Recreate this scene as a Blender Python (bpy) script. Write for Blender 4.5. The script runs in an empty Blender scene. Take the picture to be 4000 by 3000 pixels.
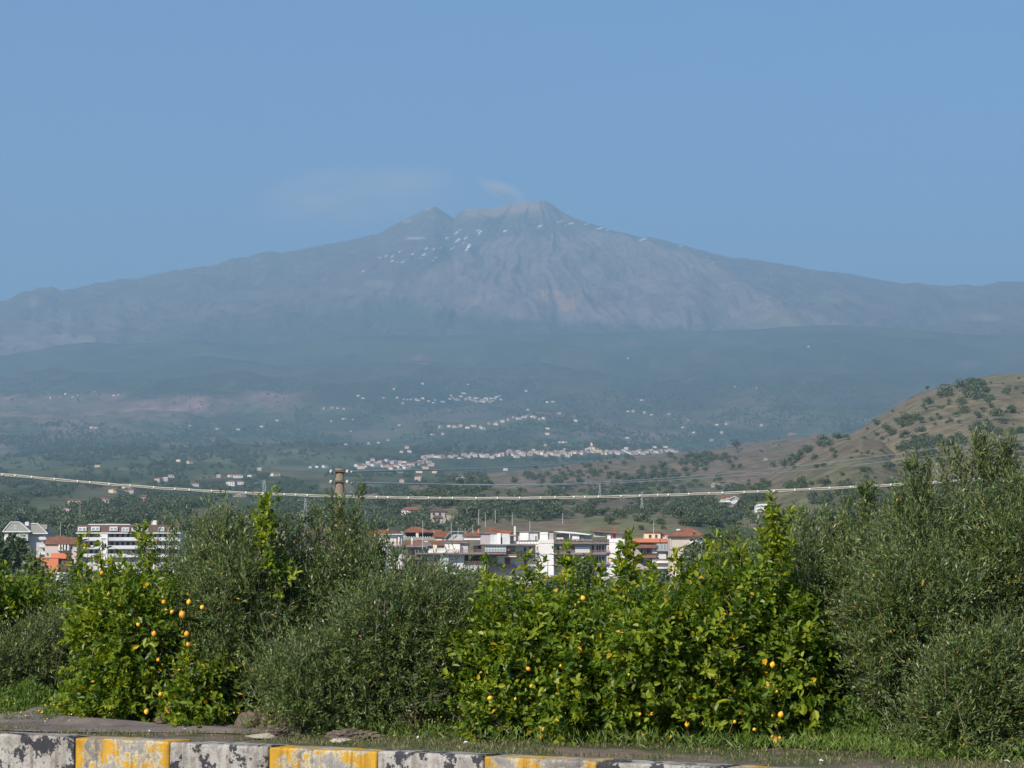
import bpy, bmesh, math, random
import numpy as np
from mathutils import Vector, Matrix
from mathutils.bvhtree import BVHTree

scene = bpy.context.scene
COL = scene.collection
R = math.radians
rng = np.random.default_rng(7)
random.seed(7)

# ------------------------------------------------------------------ camera, sky, sun, exposure
F = 8800.0                      # focal length in pixels of the 4000 x 3000 photograph
PITCH = math.atan(800 / F)
EYE = 1.68
cam_data = bpy.data.cameras.new('camera')
cam_data.sensor_width = 36
cam_data.lens = 36 * F / 4000
cam_data.clip_start = 0.5
cam_data.clip_end = 60000
cam = bpy.data.objects.new('camera', cam_data)
COL.objects.link(cam)
cam.location = (0, 0, EYE)
cam.rotation_euler = (math.pi / 2 + PITCH, 0, 0)
scene.camera = cam

SUN_ELEV, SUN_AZ = 34.0, 216.0   # azimuth clockwise from +Y: behind the camera, to the left
world = bpy.data.worlds.new('World')
scene.world = world
world.use_nodes = True
wn = world.node_tree
wn.nodes.clear()
sky = wn.nodes.new('ShaderNodeTexSky')
sky.sky_type = 'NISHITA'
sky.sun_disc = False
sky.sun_elevation = R(SUN_ELEV)
sky.sun_rotation = R(SUN_AZ)
sky.altitude = 50
sky.air_density = 1.0
sky.dust_density = 0.0
sky.ozone_density = 10.0
bg = wn.nodes.new('ShaderNodeBackground')
bg.inputs['Strength'].default_value = 0.077
wo = wn.nodes.new('ShaderNodeOutputWorld')
wn.links.new(sky.outputs[0], bg.inputs[0])
wn.links.new(bg.outputs[0], wo.inputs[0])

sun_l = bpy.data.lights.new('sun', 'SUN')
sun_l.energy = 4.4
sun_l.angle = R(0.5)
sun_l.color = (1.0, 0.93, 0.83)
sun = bpy.data.objects.new('sun', sun_l)
COL.objects.link(sun)
to_sun = Vector((math.sin(R(SUN_AZ)) * math.cos(R(SUN_ELEV)), math.cos(R(SUN_AZ)) * math.cos(R(SUN_ELEV)), math.sin(R(SUN_ELEV))))
sun.rotation_euler = to_sun.to_track_quat('Z', 'Y').to_euler()
sun.location = (0, 0, 50)

scene.view_settings.view_transform = 'Standard'
scene.view_settings.look = 'None'
scene.view_settings.gamma = 1
scene.view_settings.use_curve_mapping = False
scene.view_settings.exposure = 0.88
scene.cycles.max_bounces = 5
scene.cycles.diffuse_bounces = 2
scene.cycles.transmission_bounces = 4
scene.cycles.volume_bounces = 0
scene.cycles.use_adaptive_sampling = True

# ------------------------------------------------------------------ camera geometry: pixel of the photograph + distance -> place
CP, SP = math.cos(PITCH), math.sin(PITCH)

def ray(px, py):
    a = (px - 2000) / F
    b = (1500 - py) / F
    return (a, CP - b * SP, SP + b * CP)

def at(px, py, Y):
    d = ray(px, py)
    k = Y / d[1]
    return Vector((d[0] * k, Y, EYE + d[2] * k))

def at_np(px, py, Y):
    a = (px - 2000) / F
    b = (1500 - py) / F
    dy = CP - b * SP
    dz = SP + b * CP
    return a / dy * Y, EYE + dz / dy * Y

def proj_np(x, y, z):
    zz = z - EYE
    depth = y * CP + zz * SP
    up = -y * SP + zz * CP
    return 2000 + F * x / depth, 1500 - F * up / depth

# ------------------------------------------------------------------ noise
_hash = rng.random((256, 256))

def vnoise(x, y):
    xi = np.floor(x).astype(int); yi = np.floor(y).astype(int)
    fx = x - xi; fy = y - yi
    fx = fx * fx * (3 - 2 * fx); fy = fy * fy * (3 - 2 * fy)
    x0 = xi & 255; x1 = (xi + 1) & 255; y0 = yi & 255; y1 = (yi + 1) & 255
    return ((_hash[x0, y0] * (1 - fx) + _hash[x1, y0] * fx) * (1 - fy) + (_hash[x0, y1] * (1 - fx) + _hash[x1, y1] * fx) * fy)

def fbm(x, y, octv=5, gain=0.5):
    s = 0; a = 1; t = 0
    for i in range(octv):
        s = s + a * vnoise(x * 2 ** i + 17.3 * i, y * 2 ** i + 5.1 * i)
        t += a; a *= gain
    return s / t

def ridged(x, y, octv=4):
    s = 0; a = 1; t = 0
    for i in range(octv):
        s = s + a * (1 - np.abs(2 * vnoise(x * 2 ** i + 31.7 * i, y * 2 ** i + 9.2 * i) - 1))
        t += a; a *= 0.5
    return s / t

def sstep(a, b, x):
    t = np.clip((x - a) / (b - a), 0, 1)
    return t * t * (3 - 2 * t)

# ------------------------------------------------------------------ mesh and object helpers
def mesh_quads(name, verts, quads, mat=None, smooth=False, tint=None, mats=None, midx=None):
    verts = np.asarray(verts, dtype=np.float32).reshape(-1, 3)
    quads = np.asarray(quads, dtype=np.int32).reshape(-1, 4)
    me = bpy.data.meshes.new(name)
    me.vertices.add(len(verts)); me.vertices.foreach_set('co', verts.ravel())
    me.loops.add(len(quads) * 4); me.loops.foreach_set('vertex_index', quads.ravel())
    me.polygons.add(len(quads))
    me.polygons.foreach_set('loop_start', np.arange(0, len(quads) * 4, 4, dtype=np.int32))
    me.polygons.foreach_set('loop_total', np.full(len(quads), 4, dtype=np.int32))
    if mats:
        for m in mats: me.materials.append(m)
        if midx is not None: me.polygons.foreach_set('material_index', np.asarray(midx, dtype=np.int32))
    elif mat: me.materials.append(mat)
    me.update(calc_edges=True)
    me.polygons.foreach_set('use_smooth', np.full(len(quads), bool(smooth)))
    if tint is not None:
        at_ = me.attributes.new('tint', 'FLOAT', 'POINT')
        at_.data.foreach_set('value', np.asarray(tint, dtype=np.float32).ravel())
    return me

def link(name, me, parent=None, label=None, cat=None, group=None, kind=None, loc=None):
    o = bpy.data.objects.new(name, me)
    COL.objects.link(o)
    if parent is not None:
        o.parent = parent
    if loc is not None: o.location = loc
    if label: o['label'] = label
    if cat: o['category'] = cat
    if group: o['group'] = group
    if kind: o['kind'] = kind
    return o

def thing(name, label, cat, loc=(0, 0, 0), group=None, rz=0):
    o = link(name, None, None, label, cat, group, None, loc)
    o.rotation_euler = (0, 0, rz)
    o.empty_display_size = 0.2
    return o

class MB:
    """collects boxes, prisms and tubes; build() links them as one mesh object"""
    def __init__(s): s.v = []; s.f = []
    def poly(s, vs, fs):
        n = len(s.v); s.v += [tuple(v) for v in vs]; s.f += [tuple(i + n for i in f) for f in fs]
        return s
    def box(s, x0, x1, y0, y1, z0, z1):
        return s.poly([(x0, y0, z0), (x1, y0, z0), (x1, y1, z0), (x0, y1, z0), (x0, y0, z1), (x1, y0, z1), (x1, y1, z1), (x0, y1, z1)],
                      [(0, 3, 2, 1), (4, 5, 6, 7), (0, 1, 5, 4), (1, 2, 6, 5), (2, 3, 7, 6), (3, 0, 4, 7)])
    def prism(s, pts, y0, y1):
        """outline (x, z) extruded from y0 to y1"""
        n = len(pts)
        vs = [(p[0], y0, p[1]) for p in pts] + [(p[0], y1, p[1]) for p in pts]
        fs = [tuple(range(n)), tuple(reversed(range(n, 2 * n)))] + [(i, i + n, (i + 1) % n + n, (i + 1) % n) for i in range(n)]
        return s.poly(vs, fs)
    def tube(s, pts, rad, n=6):
        pts = [Vector(p) for p in pts]
        rad = rad if hasattr(rad, '__len__') else [rad] * len(pts)
        vs = []; fs = []
        for i, p in enumerate(pts):
            d = (pts[min(i + 1, len(pts) - 1)] - pts[max(i - 1, 0)]).normalized()
            a = Vector((0, 0, 1)) if abs(d.z) < 0.9 else Vector((1, 0, 0))
            u = d.cross(a).normalized(); w = d.cross(u)
            for k in range(n):
                t = 2 * math.pi * k / n
                vs.append(p + (u * math.cos(t) + w * math.sin(t)) * rad[i])
        for i in range(len(pts) - 1):
            for k in range(n):
                a_ = i * n + k; b_ = i * n + (k + 1) % n
                fs.append((a_, b_, b_ + n, a_ + n))
        fs.append(tuple(reversed(range(n)))); fs.append(tuple(range((len(pts) - 1) * n, len(pts) * n)))
        return s.poly(vs, fs)
    def mesh(s, name, mat, smooth=False):
        me = bpy.data.meshes.new(name); me.from_pydata(s.v, [], s.f)
        bm = bmesh.new(); bm.from_mesh(me); bmesh.ops.recalc_face_normals(bm, faces=bm.faces); bm.to_mesh(me); bm.free()
        if mat: me.materials.append(mat)
        if smooth:
            for p in me.polygons: p.use_smooth = True
        me.update()
        return me
    def build(s, name, mat, parent=None, smooth=False, **kw):
        return link(name, s.mesh(name, mat, smooth), parent, **kw)

# ------------------------------------------------------------------ materials
def newmat(name):
    m = bpy.data.materials.new(name); m.use_nodes = True
    nt = m.node_tree; nt.nodes.clear()
    out = nt.nodes.new('ShaderNodeOutputMaterial')
    return m, nt, out

def N(nt, t, **kw):
    n = nt.nodes.new(t)
    for k, v in kw.items():
        if k.startswith('i_'):
            key = k[2:].replace('_', ' ')
            key = int(key) if key.isdigit() else key
            n.inputs[key].default_value = v
        else: setattr(n, k, v)
    return n

def noise_tex(nt, scale, detail=4, rough=0.55, coord='Object', vec=None):
    n = N(nt, 'ShaderNodeTexNoise'); n.inputs['Scale'].default_value = scale
    n.inputs['Detail'].default_value = detail; n.inputs['Roughness'].default_value = rough
    if vec is None:
        tc = N(nt, 'ShaderNodeTexCoord'); vec = tc.outputs[coord]
    nt.links.new(vec, n.inputs['Vector'])
    return n

def ramp(nt, fac, stops):
    r = N(nt, 'ShaderNodeValToRGB')
    while len(r.color_ramp.elements) < len(stops): r.color_ramp.elements.new(0.5)
    for e, (p, c) in zip(r.color_ramp.elements, stops):
        e.position = p; e.color = (*c, 1) if len(c) == 3 else c
    nt.links.new(fac, r.inputs[0])
    return r

def mixc(nt, fac, a, b, mode='MIX'):
    m = N(nt, 'ShaderNodeMix', data_type='RGBA', blend_type=mode)
    for sock, v in ((m.inputs[0], fac), (m.inputs[6], a), (m.inputs[7], b)):
        if hasattr(v, 'is_linked'): nt.links.new(v, sock)
        elif isinstance(v, (int, float)): sock.default_value = v
        else: sock.default_value = (*v, 1)
    return m.outputs[2]

def surface(name, base, rough=0.85, var=0.25, scale=1.5, bump=0.0, bscale=20, stain=None, spec=0.3):
    """plain surface: base colour broken by two scales of noise, optional stains, fine relief"""
    m, nt, out = newmat(name)
    p = N(nt, 'ShaderNodeBsdfPrincipled'); p.inputs['Roughness'].default_value = rough
    p.inputs['Specular IOR Level'].default_value = spec
    n1 = noise_tex(nt, scale, 6)
    lo = tuple(c * (1 - var) for c in base); hi = tuple(min(1, c * (1 + var)) for c in base)
    r1 = ramp(nt, n1.outputs[0], [(0.3, lo), (0.7, hi)])
    c = r1.outputs[0]
    if stain:
        n2 = noise_tex(nt, scale * 0.4, 8, 0.65)
        r2 = ramp(nt, n2.outputs[0], [(0.5, (0, 0, 0)), (0.68, (1, 1, 1))])
        c = mixc(nt, r2.outputs[0], c, stain)
    nt.links.new(c, p.inputs['Base Color'])
    if bump:
        n3 = noise_tex(nt, bscale, 5)
        b = N(nt, 'ShaderNodeBump'); b.inputs['Strength'].default_value = bump; b.inputs['Distance'].default_value = 0.02
        nt.links.new(n3.outputs[0], b.inputs['Height']); nt.links.new(b.outputs[0], p.inputs['Normal'])
    nt.links.new(p.outputs[0], out.inputs[0])
    return m

def leaf_mat(name, stops, under=None, trans=0.35, gloss=0.35, rough=0.45):
    m, nt, out = newmat(name)
    a = N(nt, 'ShaderNodeAttribute', attribute_name='tint')
    col = ramp(nt, a.outputs['Fac'], stops).outputs[0]
    top = col
    if under:
        g = N(nt, 'ShaderNodeNewGeometry')
        col = mixc(nt, g.outputs['Backfacing'], col, under)
    p = N(nt, 'ShaderNodeBsdfPrincipled'); p.inputs['Roughness'].default_value = rough
    p.inputs['Specular IOR Level'].default_value = gloss
    nt.links.new(col, p.inputs['Base Color'])
    t = N(nt, 'ShaderNodeBsdfTranslucent')
    hs = N(nt, 'ShaderNodeHueSaturation'); hs.inputs['Hue'].default_value = 0.485; hs.inputs['Saturation'].default_value = 1.15; hs.inputs['Value'].default_value = 1.3
    nt.links.new(top, hs.inputs['Color']); nt.links.new(hs.outputs[0], t.inputs['Color'])
    mx = N(nt, 'ShaderNodeMixShader'); mx.inputs[0].default_value = trans
    nt.links.new(p.outputs[0], mx.inputs[1]); nt.links.new(t.outputs[0], mx.inputs[2]); nt.links.new(mx.outputs[0], out.inputs[0])
    return m

def terrain_mat(name, fine, strength=0.35, bump=0.5, bdist=3.0):
    """vertex cover colour broken up by procedural detail at the scale of shrubs and stones"""
    m, nt, out = newmat(name)
    a = N(nt, 'ShaderNodeAttribute', attribute_name='cover')
    n1 = noise_tex(nt, fine, 8, 0.7)
    n2 = noise_tex(nt, fine * 0.18, 5, 0.6)
    r1 = ramp(nt, n1.outputs[0], [(0.36, (1 - strength,) * 3), (0.62, (1 + 0.0,) * 3)])
    r2 = ramp(nt, n2.outputs[0], [(0.35, (0.78, 0.84, 0.8)), (0.65, (1.0, 0.97, 0.92))])
    c = mixc(nt, 1.0, mixc(nt, 1.0, a.outputs['Color'], r1.outputs[0], 'MULTIPLY'), r2.outputs[0], 'MULTIPLY')
    p = N(nt, 'ShaderNodeBsdfPrincipled'); p.inputs['Roughness'].default_value = 0.95; p.inputs['Specular IOR Level'].default_value = 0.05
    nt.links.new(c, p.inputs['Base Color'])
    b = N(nt, 'ShaderNodeBump'); b.inputs['Strength'].default_value = bump; b.inputs['Distance'].default_value = bdist
    nt.links.new(n1.outputs[0], b.inputs['Height']); nt.links.new(b.outputs[0], p.inputs['Normal'])
    nt.links.new(p.outputs[0], out.inputs[0])
    return m

# ------------------------------------------------------------------ terrain
terrain_bvh = []

def grid_mesh(name, X, Y, Z, cover, mat, use_bvh=True):
    r, c = X.shape
    verts = np.stack([X, Y, Z], -1).reshape(-1, 3)
    i = np.arange(r * c).reshape(r, c)
    q = np.stack([i[:-1, :-1], i[:-1, 1:], i[1:, 1:], i[1:, :-1]], -1).reshape(-1, 4)
    me = mesh_quads(name, verts, q, mat, smooth=True)
    a = me.attributes.new('cover', 'FLOAT_COLOR', 'POINT')
    cc = np.ones((r * c, 4), dtype=np.float32); cc[:, :3] = cover.reshape(-1, 3)
    a.data.foreach_set('color', cc.ravel())
    o = link(name, me, kind='structure')
    if use_bvh:
        st = max(1, 1)
        terrain_bvh.append(BVHTree.FromPolygons(verts.tolist(), q.tolist()))
    return o

def hit(px, py, maxd=40000):
    d = Vector(ray(px, py)).normalized(); best = None
    for b in terrain_bvh:
        h = b.ray_cast(Vector((0, 0, EYE)), d, maxd)
        if h[0] is not None and (best is None or h[3] < best[1]): best = (h[0], h[3])
    return best[0] if best else None

def gpos(px, py, zg=0.42):
    d = ray(px, py); k = (zg - EYE) / d[2]
    return Vector((d[0] * k, d[1] * k, zg))

def lerp3(a, b, t):
    return a + (b - a) * t[..., None]

DRY = np.array([0.23, 0.20, 0.12]); DRYP = np.array([0.25, 0.19, 0.14]); GRN = np.array([0.092, 0.112, 0.055])
OLV = np.array([0.125, 0.14, 0.07]); LAVA = np.array([0.155, 0.105, 0.105]); ASH = np.array([0.20, 0.145, 0.14])

# --- near and middle ground out to the wooded shoulder under the volcano
rowY = np.concatenate([np.linspace(-60, 12, 10)[:-1], np.geomspace(12, 600, 60)[:-1], np.geomspace(600, 15500, 330), [15900, 16500, 17500]])
prof_Y = np.array([600, 760, 900, 1300, 2000, 3200, 5000, 7500, 11000, 13500, 15500])
prof_P = np.array([2330, 2200, 2120, 2050, 1970, 1895, 1835, 1765, 1560, 1420, 1310])
crest_px = np.array([-1500, 0, 220, 330, 450, 700, 1000, 1400, 2000, 2600, 3000, 3200, 3400, 3700, 4000, 5500])
crest_py = np.array([1440, 1385, 1350, 1338, 1345, 1330, 1345, 1306, 1308, 1300, 1283, 1264, 1270, 1298, 1310, 1340])
cols = np.concatenate([np.linspace(-6000, -700, 60)[:-1], np.linspace(-700, 4700, 620), np.linspace(4700, 10000, 60)[1:]])
PX, YY = np.meshgrid(cols, rowY)
base_py = np.interp(YY, prof_Y, prof_P)
cpy = np.interp(PX, crest_px, crest_py)
k = sstep(9000, 15500, YY)
base_py = base_py + (cpy - 1310) * k
Xw, Zw = at_np(PX, base_py, np.maximum(YY, 1.0))
Xw = (PX - 2000) / F * np.maximum(YY, 18) * 1.0
nz = fbm(Xw / 900 + 3, YY / 900 + 8, 5) - 0.5
nz2 = fbm(Xw / 260 + 13, YY / 420 + 2, 4) - 0.5
amp = sstep(650, 4000, YY) * (1 - 0.85 * sstep(13000, 15300, YY))
Zw = Zw + amp * (nz * np.interp(YY, [600, 3000, 8000, 15000], [0, 40, 190, 330]) + nz2 * np.interp(YY, [600, 3000, 8000, 15000], [0, 18, 50, 80]))
flat = 0.42 - 2.2 * sstep(40, 500, YY) + 0.03 * (fbm(Xw * 0.9, YY * 0.9, 3) - 0.5) * sstep(12, 20, YY)
Zw = np.where(YY < 600, flat, Zw)
# ease from the flat orchard land into the slope
e = sstep(560, 900, YY)
Zw = np.where((YY >= 600) & (YY < 900), (1 - e) * (-1.8) + e * Zw, Zw)
beyond = YY > 15500
Zw = np.where(beyond, Zw[rowY.tolist().index(15500)][None, :] - (YY - 15500) * 0.25, Zw)
# the kerb line: the verge only starts behind it
KA, KB = Vector((-3.67, 18.9)), Vector((0.60, 16.3))
KD = (KB - KA).normalized(); KN = Vector((-KD.y, KD.x))
if KN.y < 0: KN = -KN
sd = (Xw - KA.x) * KN.x + (YY - KA.y) * KN.y
near = YY < 60
Zw = np.where(near & (sd < 0.1), -0.03, Zw)
SPX, SPY = proj_np(Xw, np.maximum(YY, 5), Zw)
f1 = fbm(Xw / 350 + 40, YY / 700 + 11, 6, 0.6); f2 = fbm(Xw / 1500 + 4, YY / 2600 + 31, 4); f3 = fbm(Xw / 120 + 70, YY / 300 + 3, 4)
cov = lerp3(GRN * 1.0, OLV * 1.15, np.clip((f1 - 0.4) * 4, 0, 1))
cov = lerp3(cov, np.broadcast_to(DRYP * 0.85, cov.shape), sstep(0.53, 0.66, 0.6 * f1 + 0.4 * f2) * (0.85 * (1 - sstep(9000, 11500, YY)) + 0.12))
# the old brown lava field on the left slope
lf = (1 - sstep(1050, 1250, SPX + 180 * (f1 - 0.5))) * sstep(0, 22, SPY - (1550 - 0.035 * SPX - 90 * (f1 - 0.5))) * (1 - sstep(0, 30, SPY - (1660 - 0.06 * SPX + 90 * (f1 - 0.5))))
lf = np.clip(lf, 0, 1) * (0.55 + 0.45 * sstep(0.38, 0.55, f3))
cov = lerp3(cov, np.broadcast_to(np.array([0.33, 0.225, 0.175]), cov.shape), lf)
# scattered fields
for (cx, cy, rx, ry, c, s) in [(700, 1735, 90, 14, DRYP, .7), (520, 1835, 90, 12, OLV * 1.6, .8), (330, 1780, 120, 16, DRYP, .5), (1200, 1440, 60, 14, DRYP, .5),
                               (2470, 1340, 60, 10, DRYP, .7), (3780, 1420, 60, 18, ASH * 1.4, .7), (1650, 1405, 45, 22, DRYP, .8), (2250, 1695, 160, 18, DRYP, .65),
                               (2550, 1700, 180, 22, DRYP, .6), (1080, 1565, 90, 14, DRYP, .5), (2760, 1650, 90, 12, DRYP, .8), (830, 1880, 110, 30, DRYP, .45),
                               (2480, 1560, 120, 20, DRYP, .3), (2900, 1585, 140, 20, DRYP, .3), (400, 1900, 160, 24, DRYP, .3), (130, 1470, 200, 12, DRYP, .45)]:
    w = np.exp(-(((SPX - cx) / rx) ** 2 + ((SPY - cy) / ry) ** 2)) * (0.4 + 1.2 * f3)
    cov = lerp3(cov, np.broadcast_to(c, cov.shape), np.clip(sstep(0.25, 0.5, w) * s, 0, 1))
# patchwork of small fields, groves and clearings
rp = np.random.default_rng(12); PAL = [DRYP * 0.95, DRY * 0.9, OLV * 1.5, OLV * 1.1, GRN * 0.6, GRN * 0.75, np.array([0.2, 0.17, 0.12]), GRN * 1.5]
i0 = int(np.searchsorted(rowY, 900)); i1 = int(np.searchsorted(rowY, 13500)); sxs, sys_ = SPX[i0:i1], SPY[i0:i1]; cs = cov[i0:i1]
for k_ in range(170):
    cy = 1440 + 600 * rp.random(); cx = -200 + 4300 * rp.random(); rx = (18 + 90 * rp.random() ** 2) * (1.3 if cy > 1700 else 1); ry = rx * (0.10 + 0.10 * rp.random()); tl_ = rp.normal(0, 0.06)
    m_ = (np.abs(sxs - cx) < rx * 1.8)
    w = np.exp(-(((sxs - cx) / rx) ** 4 + ((sys_ - cy - tl_ * (sxs - cx)) / ry) ** 4)) * m_ * (0.6 + 0.8 * f3[i0:i1])
    cs = lerp3(cs, np.broadcast_to(PAL[rp.integers(len(PAL))], cs.shape), sstep(0.3, 0.5, w) * (0.35 + 0.5 * rp.random()))
cov[i0:i1] = cs
soil = np.array([0.17, 0.13, 0.10]); turf = np.array([0.075, 0.095, 0.035])
fn = fbm(Xw * 1.7 + 5, YY * 1.7, 5, 0.6)
covn = lerp3(np.broadcast_to(soil, cov.shape), np.broadcast_to(turf, cov.shape), sstep(0.42, 0.62, fn))
cov = np.where((YY < 90)[..., None], covn, cov)
cov = np.where(((YY >= 90) & (YY < 760))[..., None], cov * np.array([1.25, 1.2, 1.0]), cov)
cov = cov * (1 - 0.28 * sstep(8500, 12500, YY) * (1 - np.clip(lf, 0, 1)))[..., None] * (1 - sstep(8500, 11500, YY)[..., None] * np.array([0.0, 0.10, 0.0]))   # dense dark forest belt
m_ground = terrain_mat('ground_cover', 0.012, 0.5, 0.6, 12)
# finer material for the verge close by, split at 60 m
m_verge, nt, out = newmat('verge_soil')
a_ = N(nt, 'ShaderNodeAttribute', attribute_name='cover')
n1 = noise_tex(nt, 9, 9, 0.75); n2 = noise_tex(nt, 55, 6, 0.7)
c1 = mixc(nt, 1.0, a_.outputs['Color'], ramp(nt, n1.outputs[0], [(0.33, (0.45, 0.42, 0.42)), (0.6, (1.15, 1.08, 1.0))]).outputs[0], 'MULTIPLY')
c2 = mixc(nt, ramp(nt, n2.outputs[0], [(0.62, (0, 0, 0)), (0.7, (1, 1, 1))]).outputs[0], c1, (0.34, 0.31, 0.28))
p = N(nt, 'ShaderNodeBsdfPrincipled', i_Roughness=0.95)
nt.links.new(c2, p.inputs['Base Color'])
b = N(nt, 'ShaderNodeBump', i_Strength=0.8, i_Distance=0.02); nt.links.new(n1.outputs[0], b.inputs['Height']); nt.links.new(b.outputs[0], p.inputs['Normal'])
nt.links.new(p.outputs[0], out.inputs[0])
grid_mesh('ground', Xw[68:], YY[68:], Zw[68:], cov[68:], m_ground)

def verge_z(x, y):
    s = (x - KA.x) * KN.x + (y - KA.y) * KN.y
    return 0.42 + 0.10 * math.exp(-((s - 1.9) / 0.8) ** 2) * 0 + 0.03 * (float(fbm(np.array([x * 2.0]), np.array([y * 2.0]), 3)[0]) - 0.5) if s > 0.1 else 0.0

# verge and orchard floor from the kerb to where the far sheet takes over, laid out along the kerb
ss = np.concatenate([np.linspace(0.02, 6, 120), np.geomspace(6.2, 900, 60)])
tt = np.concatenate([np.linspace(-700, -9, 20)[:-1], np.linspace(-9, 16, 300), np.linspace(16, 700, 20)[1:]])
T_, S_ = np.meshgrid(tt, ss)
VX = KA.x + KD.x * T_ + KN.x * S_; VY = KA.y + KD.y * T_ + KN.y * S_
VZ = 0.42 - 2.2 * sstep(40, 500, VY) + 0.03 * (fbm(VX * 2, VY * 2, 3) - 0.5) - 0.02 * sstep(20, 40, VY)
fn = fbm(VX * 1.3 + 5, VY * 1.3, 6, 0.65)
vc = lerp3(np.broadcast_to(soil, VX.shape + (3,)), np.broadcast_to(turf, VX.shape + (3,)), sstep(0.44, 0.58, fn + 0.05 * sstep(0.5, 1.6, S_)))
grid_mesh('verge', VX, VY, VZ, vc, m_verge)

# wide plain underneath and behind the camera
m_plain = surface('plain_earth', (0.12, 0.11, 0.06), 0.95, 0.3, 0.01)
pl = MB(); pl.poly([(-10500, -2500, -3.2), (10500, -2500, -3.2), (10500, 23500, -3.2), (-10500, 23500, -3.2)], [(0, 1, 2, 3)])
pl.build('plain', m_plain, kind='structure')
m_asphalt = surface('asphalt', (0.055, 0.054, 0.052), 0.9, 0.3, 3, 0.5, 60)
rd = MB()
def kpt(t, s, z): return (KA.x + KD.x * t + KN.x * s, KA.y + KD.y * t + KN.y * s, z)
rd.poly([kpt(-150, -30, 0), kpt(150, -30, 0), kpt(150, 0.02, 0), kpt(-150, 0.02, 0)], [(0, 1, 2, 3)])
rd.build('road', m_asphalt, kind='structure')
# --- hills in front of the shoulder
def hill(name, pts, Yc, Yf, pyf, coverf, mat, step=7, rows=90, rough=1.0, freq=None, power=0.65, back=0.5, x0=None, x1=None):
    pts = np.array(pts, dtype=float)
    x0 = pts[0, 0] if x0 is None else x0; x1 = pts[-1, 0] if x1 is None else x1
    c = np.arange(x0, x1 + step, step)
    fr = np.linspace(0, 1, rows); bk = np.linspace(0, 1, 14)[1:]
    cp = np.interp(c, pts[:, 0], pts[:, 1])
    pf = np.interp(c, [x0, x1], [pyf, pyf]) if np.isscalar(pyf) else np.interp(c, pyf[0], pyf[1])
    yc = Yc if np.isscalar(Yc) else np.interp(c, Yc[0], Yc[1])
    yc = np.broadcast_to(yc, c.shape)
    _, zc = at_np(c, cp, yc); _, zf = at_np(c, pf, np.full_like(c, Yf))
    zf = np.minimum(zf, zc - 1)
    Yr = Yf + (yc[None] - Yf) * fr[:, None]
    S = power * fr + (1 - power) * np.sin(fr * math.pi / 2)
    Z = zf[None] + (zc - zf)[None] * S[:, None]
    H = (zc - zf).max()
    Yb = yc[None] + bk[:, None] * (yc[None] - Yf) * back
    Zb = zc[None] - (zc - zf)[None] * (bk[:, None] ** 1.6) * 1.1 - 2 * bk[:, None]
    Yr = np.concatenate([Yr, Yb]); Z = np.concatenate([Z, Zb])
    PXg = np.broadcast_to(c, Yr.shape)
    X = (PXg - 2000) / F * np.broadcast_to(yc, Yr.shape) * (0.35 + 0.65 * Yr / yc)   # flanks widen less than the view cone
    X = (PXg - 2000) / F * Yr
    L = freq or Yc if np.isscalar(Yc) else yc.mean()
    tfull = np.concatenate([fr, 1 + bk])
    w = np.clip(1 - np.abs(tfull - 0.5) * 1.9, 0, 1)[:, None] ** 0.7 + 0.04
    wl = L * 0.11
    n = (fbm(X / wl + 3.3, Yr / wl + 1.2, 5) - 0.5) * 0.30 + (ridged(X / (wl * 0.7), Yr / (wl * 1.6) + 7, 3) - 0.6) * 0.14
    Z = Z + n * H * w * rough
    Z = Z + (fbm(X / (wl * 0.1), Yr / (wl * 0.1), 3) - 0.5) * H * 0.018 * rough
    sx, sy = proj_np(X, Yr, Z)
    grid_mesh(name, X, Yr, Z, coverf(X, Yr, Z, sx, sy), mat)

m_hill = terrain_mat('dry_hill_cover', 0.06, 0.55, 0.7, 4)
m_field = terrain_mat('field_cover', 0.15, 0.4, 0.5, 1.5)

def cover_dry(green=0.55, tone=1.0, pink=0.35, wl=60):
    def f(X, Y, Z, sx, sy):
        a = fbm(X / wl + 9, Y / wl + 4, 6, 0.62); b = fbm(X / (wl * 5) + 2, Y / (wl * 5) + 8, 4); c2 = fbm(X / (wl * 0.3), Y / (wl * 0.3), 4, 0.6)
        cov = lerp3(np.broadcast_to(DRY * tone, X.shape + (3,)), np.broadcast_to(DRYP * tone * 0.92, X.shape + (3,)), np.clip((b - 0.5 + pink * 0.5) * 3, 0, 1))
        cov = lerp3(cov, np.broadcast_to(OLV * 1.3, cov.shape), sstep(green - 0.06, green + 0.08, 0.5 * a + 0.5 * b) * 0.85)
        cov = lerp3(cov, np.broadcast_to(GRN * 1.1, cov.shape), sstep(0.56, 0.68, 0.55 * c2 + 0.45 * a) * 0.6)
        return cov
    return f

# far brown hill
hill('far_brown_hill', [(1250, 1990), (1500, 1960), (1800, 1880), (2150, 1832), (2350, 1800), (2500, 1783), (2800, 1750), (2950, 1732), (3050, 1716), (3200, 1708), (3400, 1690), (3800, 1660), (4900, 1640)],
     3800, 1900, 2010, cover_dry(0.63, 1.1, 0.8, 90), m_hill, rough=0.7)
def cover_c(X, Y, Z, sx, sy):
    c = cover_dry(0.56, 1.05, 0.3, 50)(X, Y, Z, sx, sy)
    return c
# low green and brown rises in the middle
hill('low_hill', [(1150, 2060), (1450, 2035), (1560, 1985), (1700, 1938), (1850, 1905), (2000, 1915), (2300, 1960), (2700, 1950), (3000, 1925), (3400, 1900), (4000, 1890), (4900, 1880)],
     2000, 1050, 2120, cover_c, m_hill, rough=0.9)
hill('small_left_hill', [(330, 2100), (420, 2058), (520, 2012), (600, 1992), (700, 1985), (800, 1998), (950, 2055), (1050, 2100)], 1500, 1150, 2110, cover_dry(0.6, 1.0, 0.2, 35), m_hill, rough=0.5)
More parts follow.
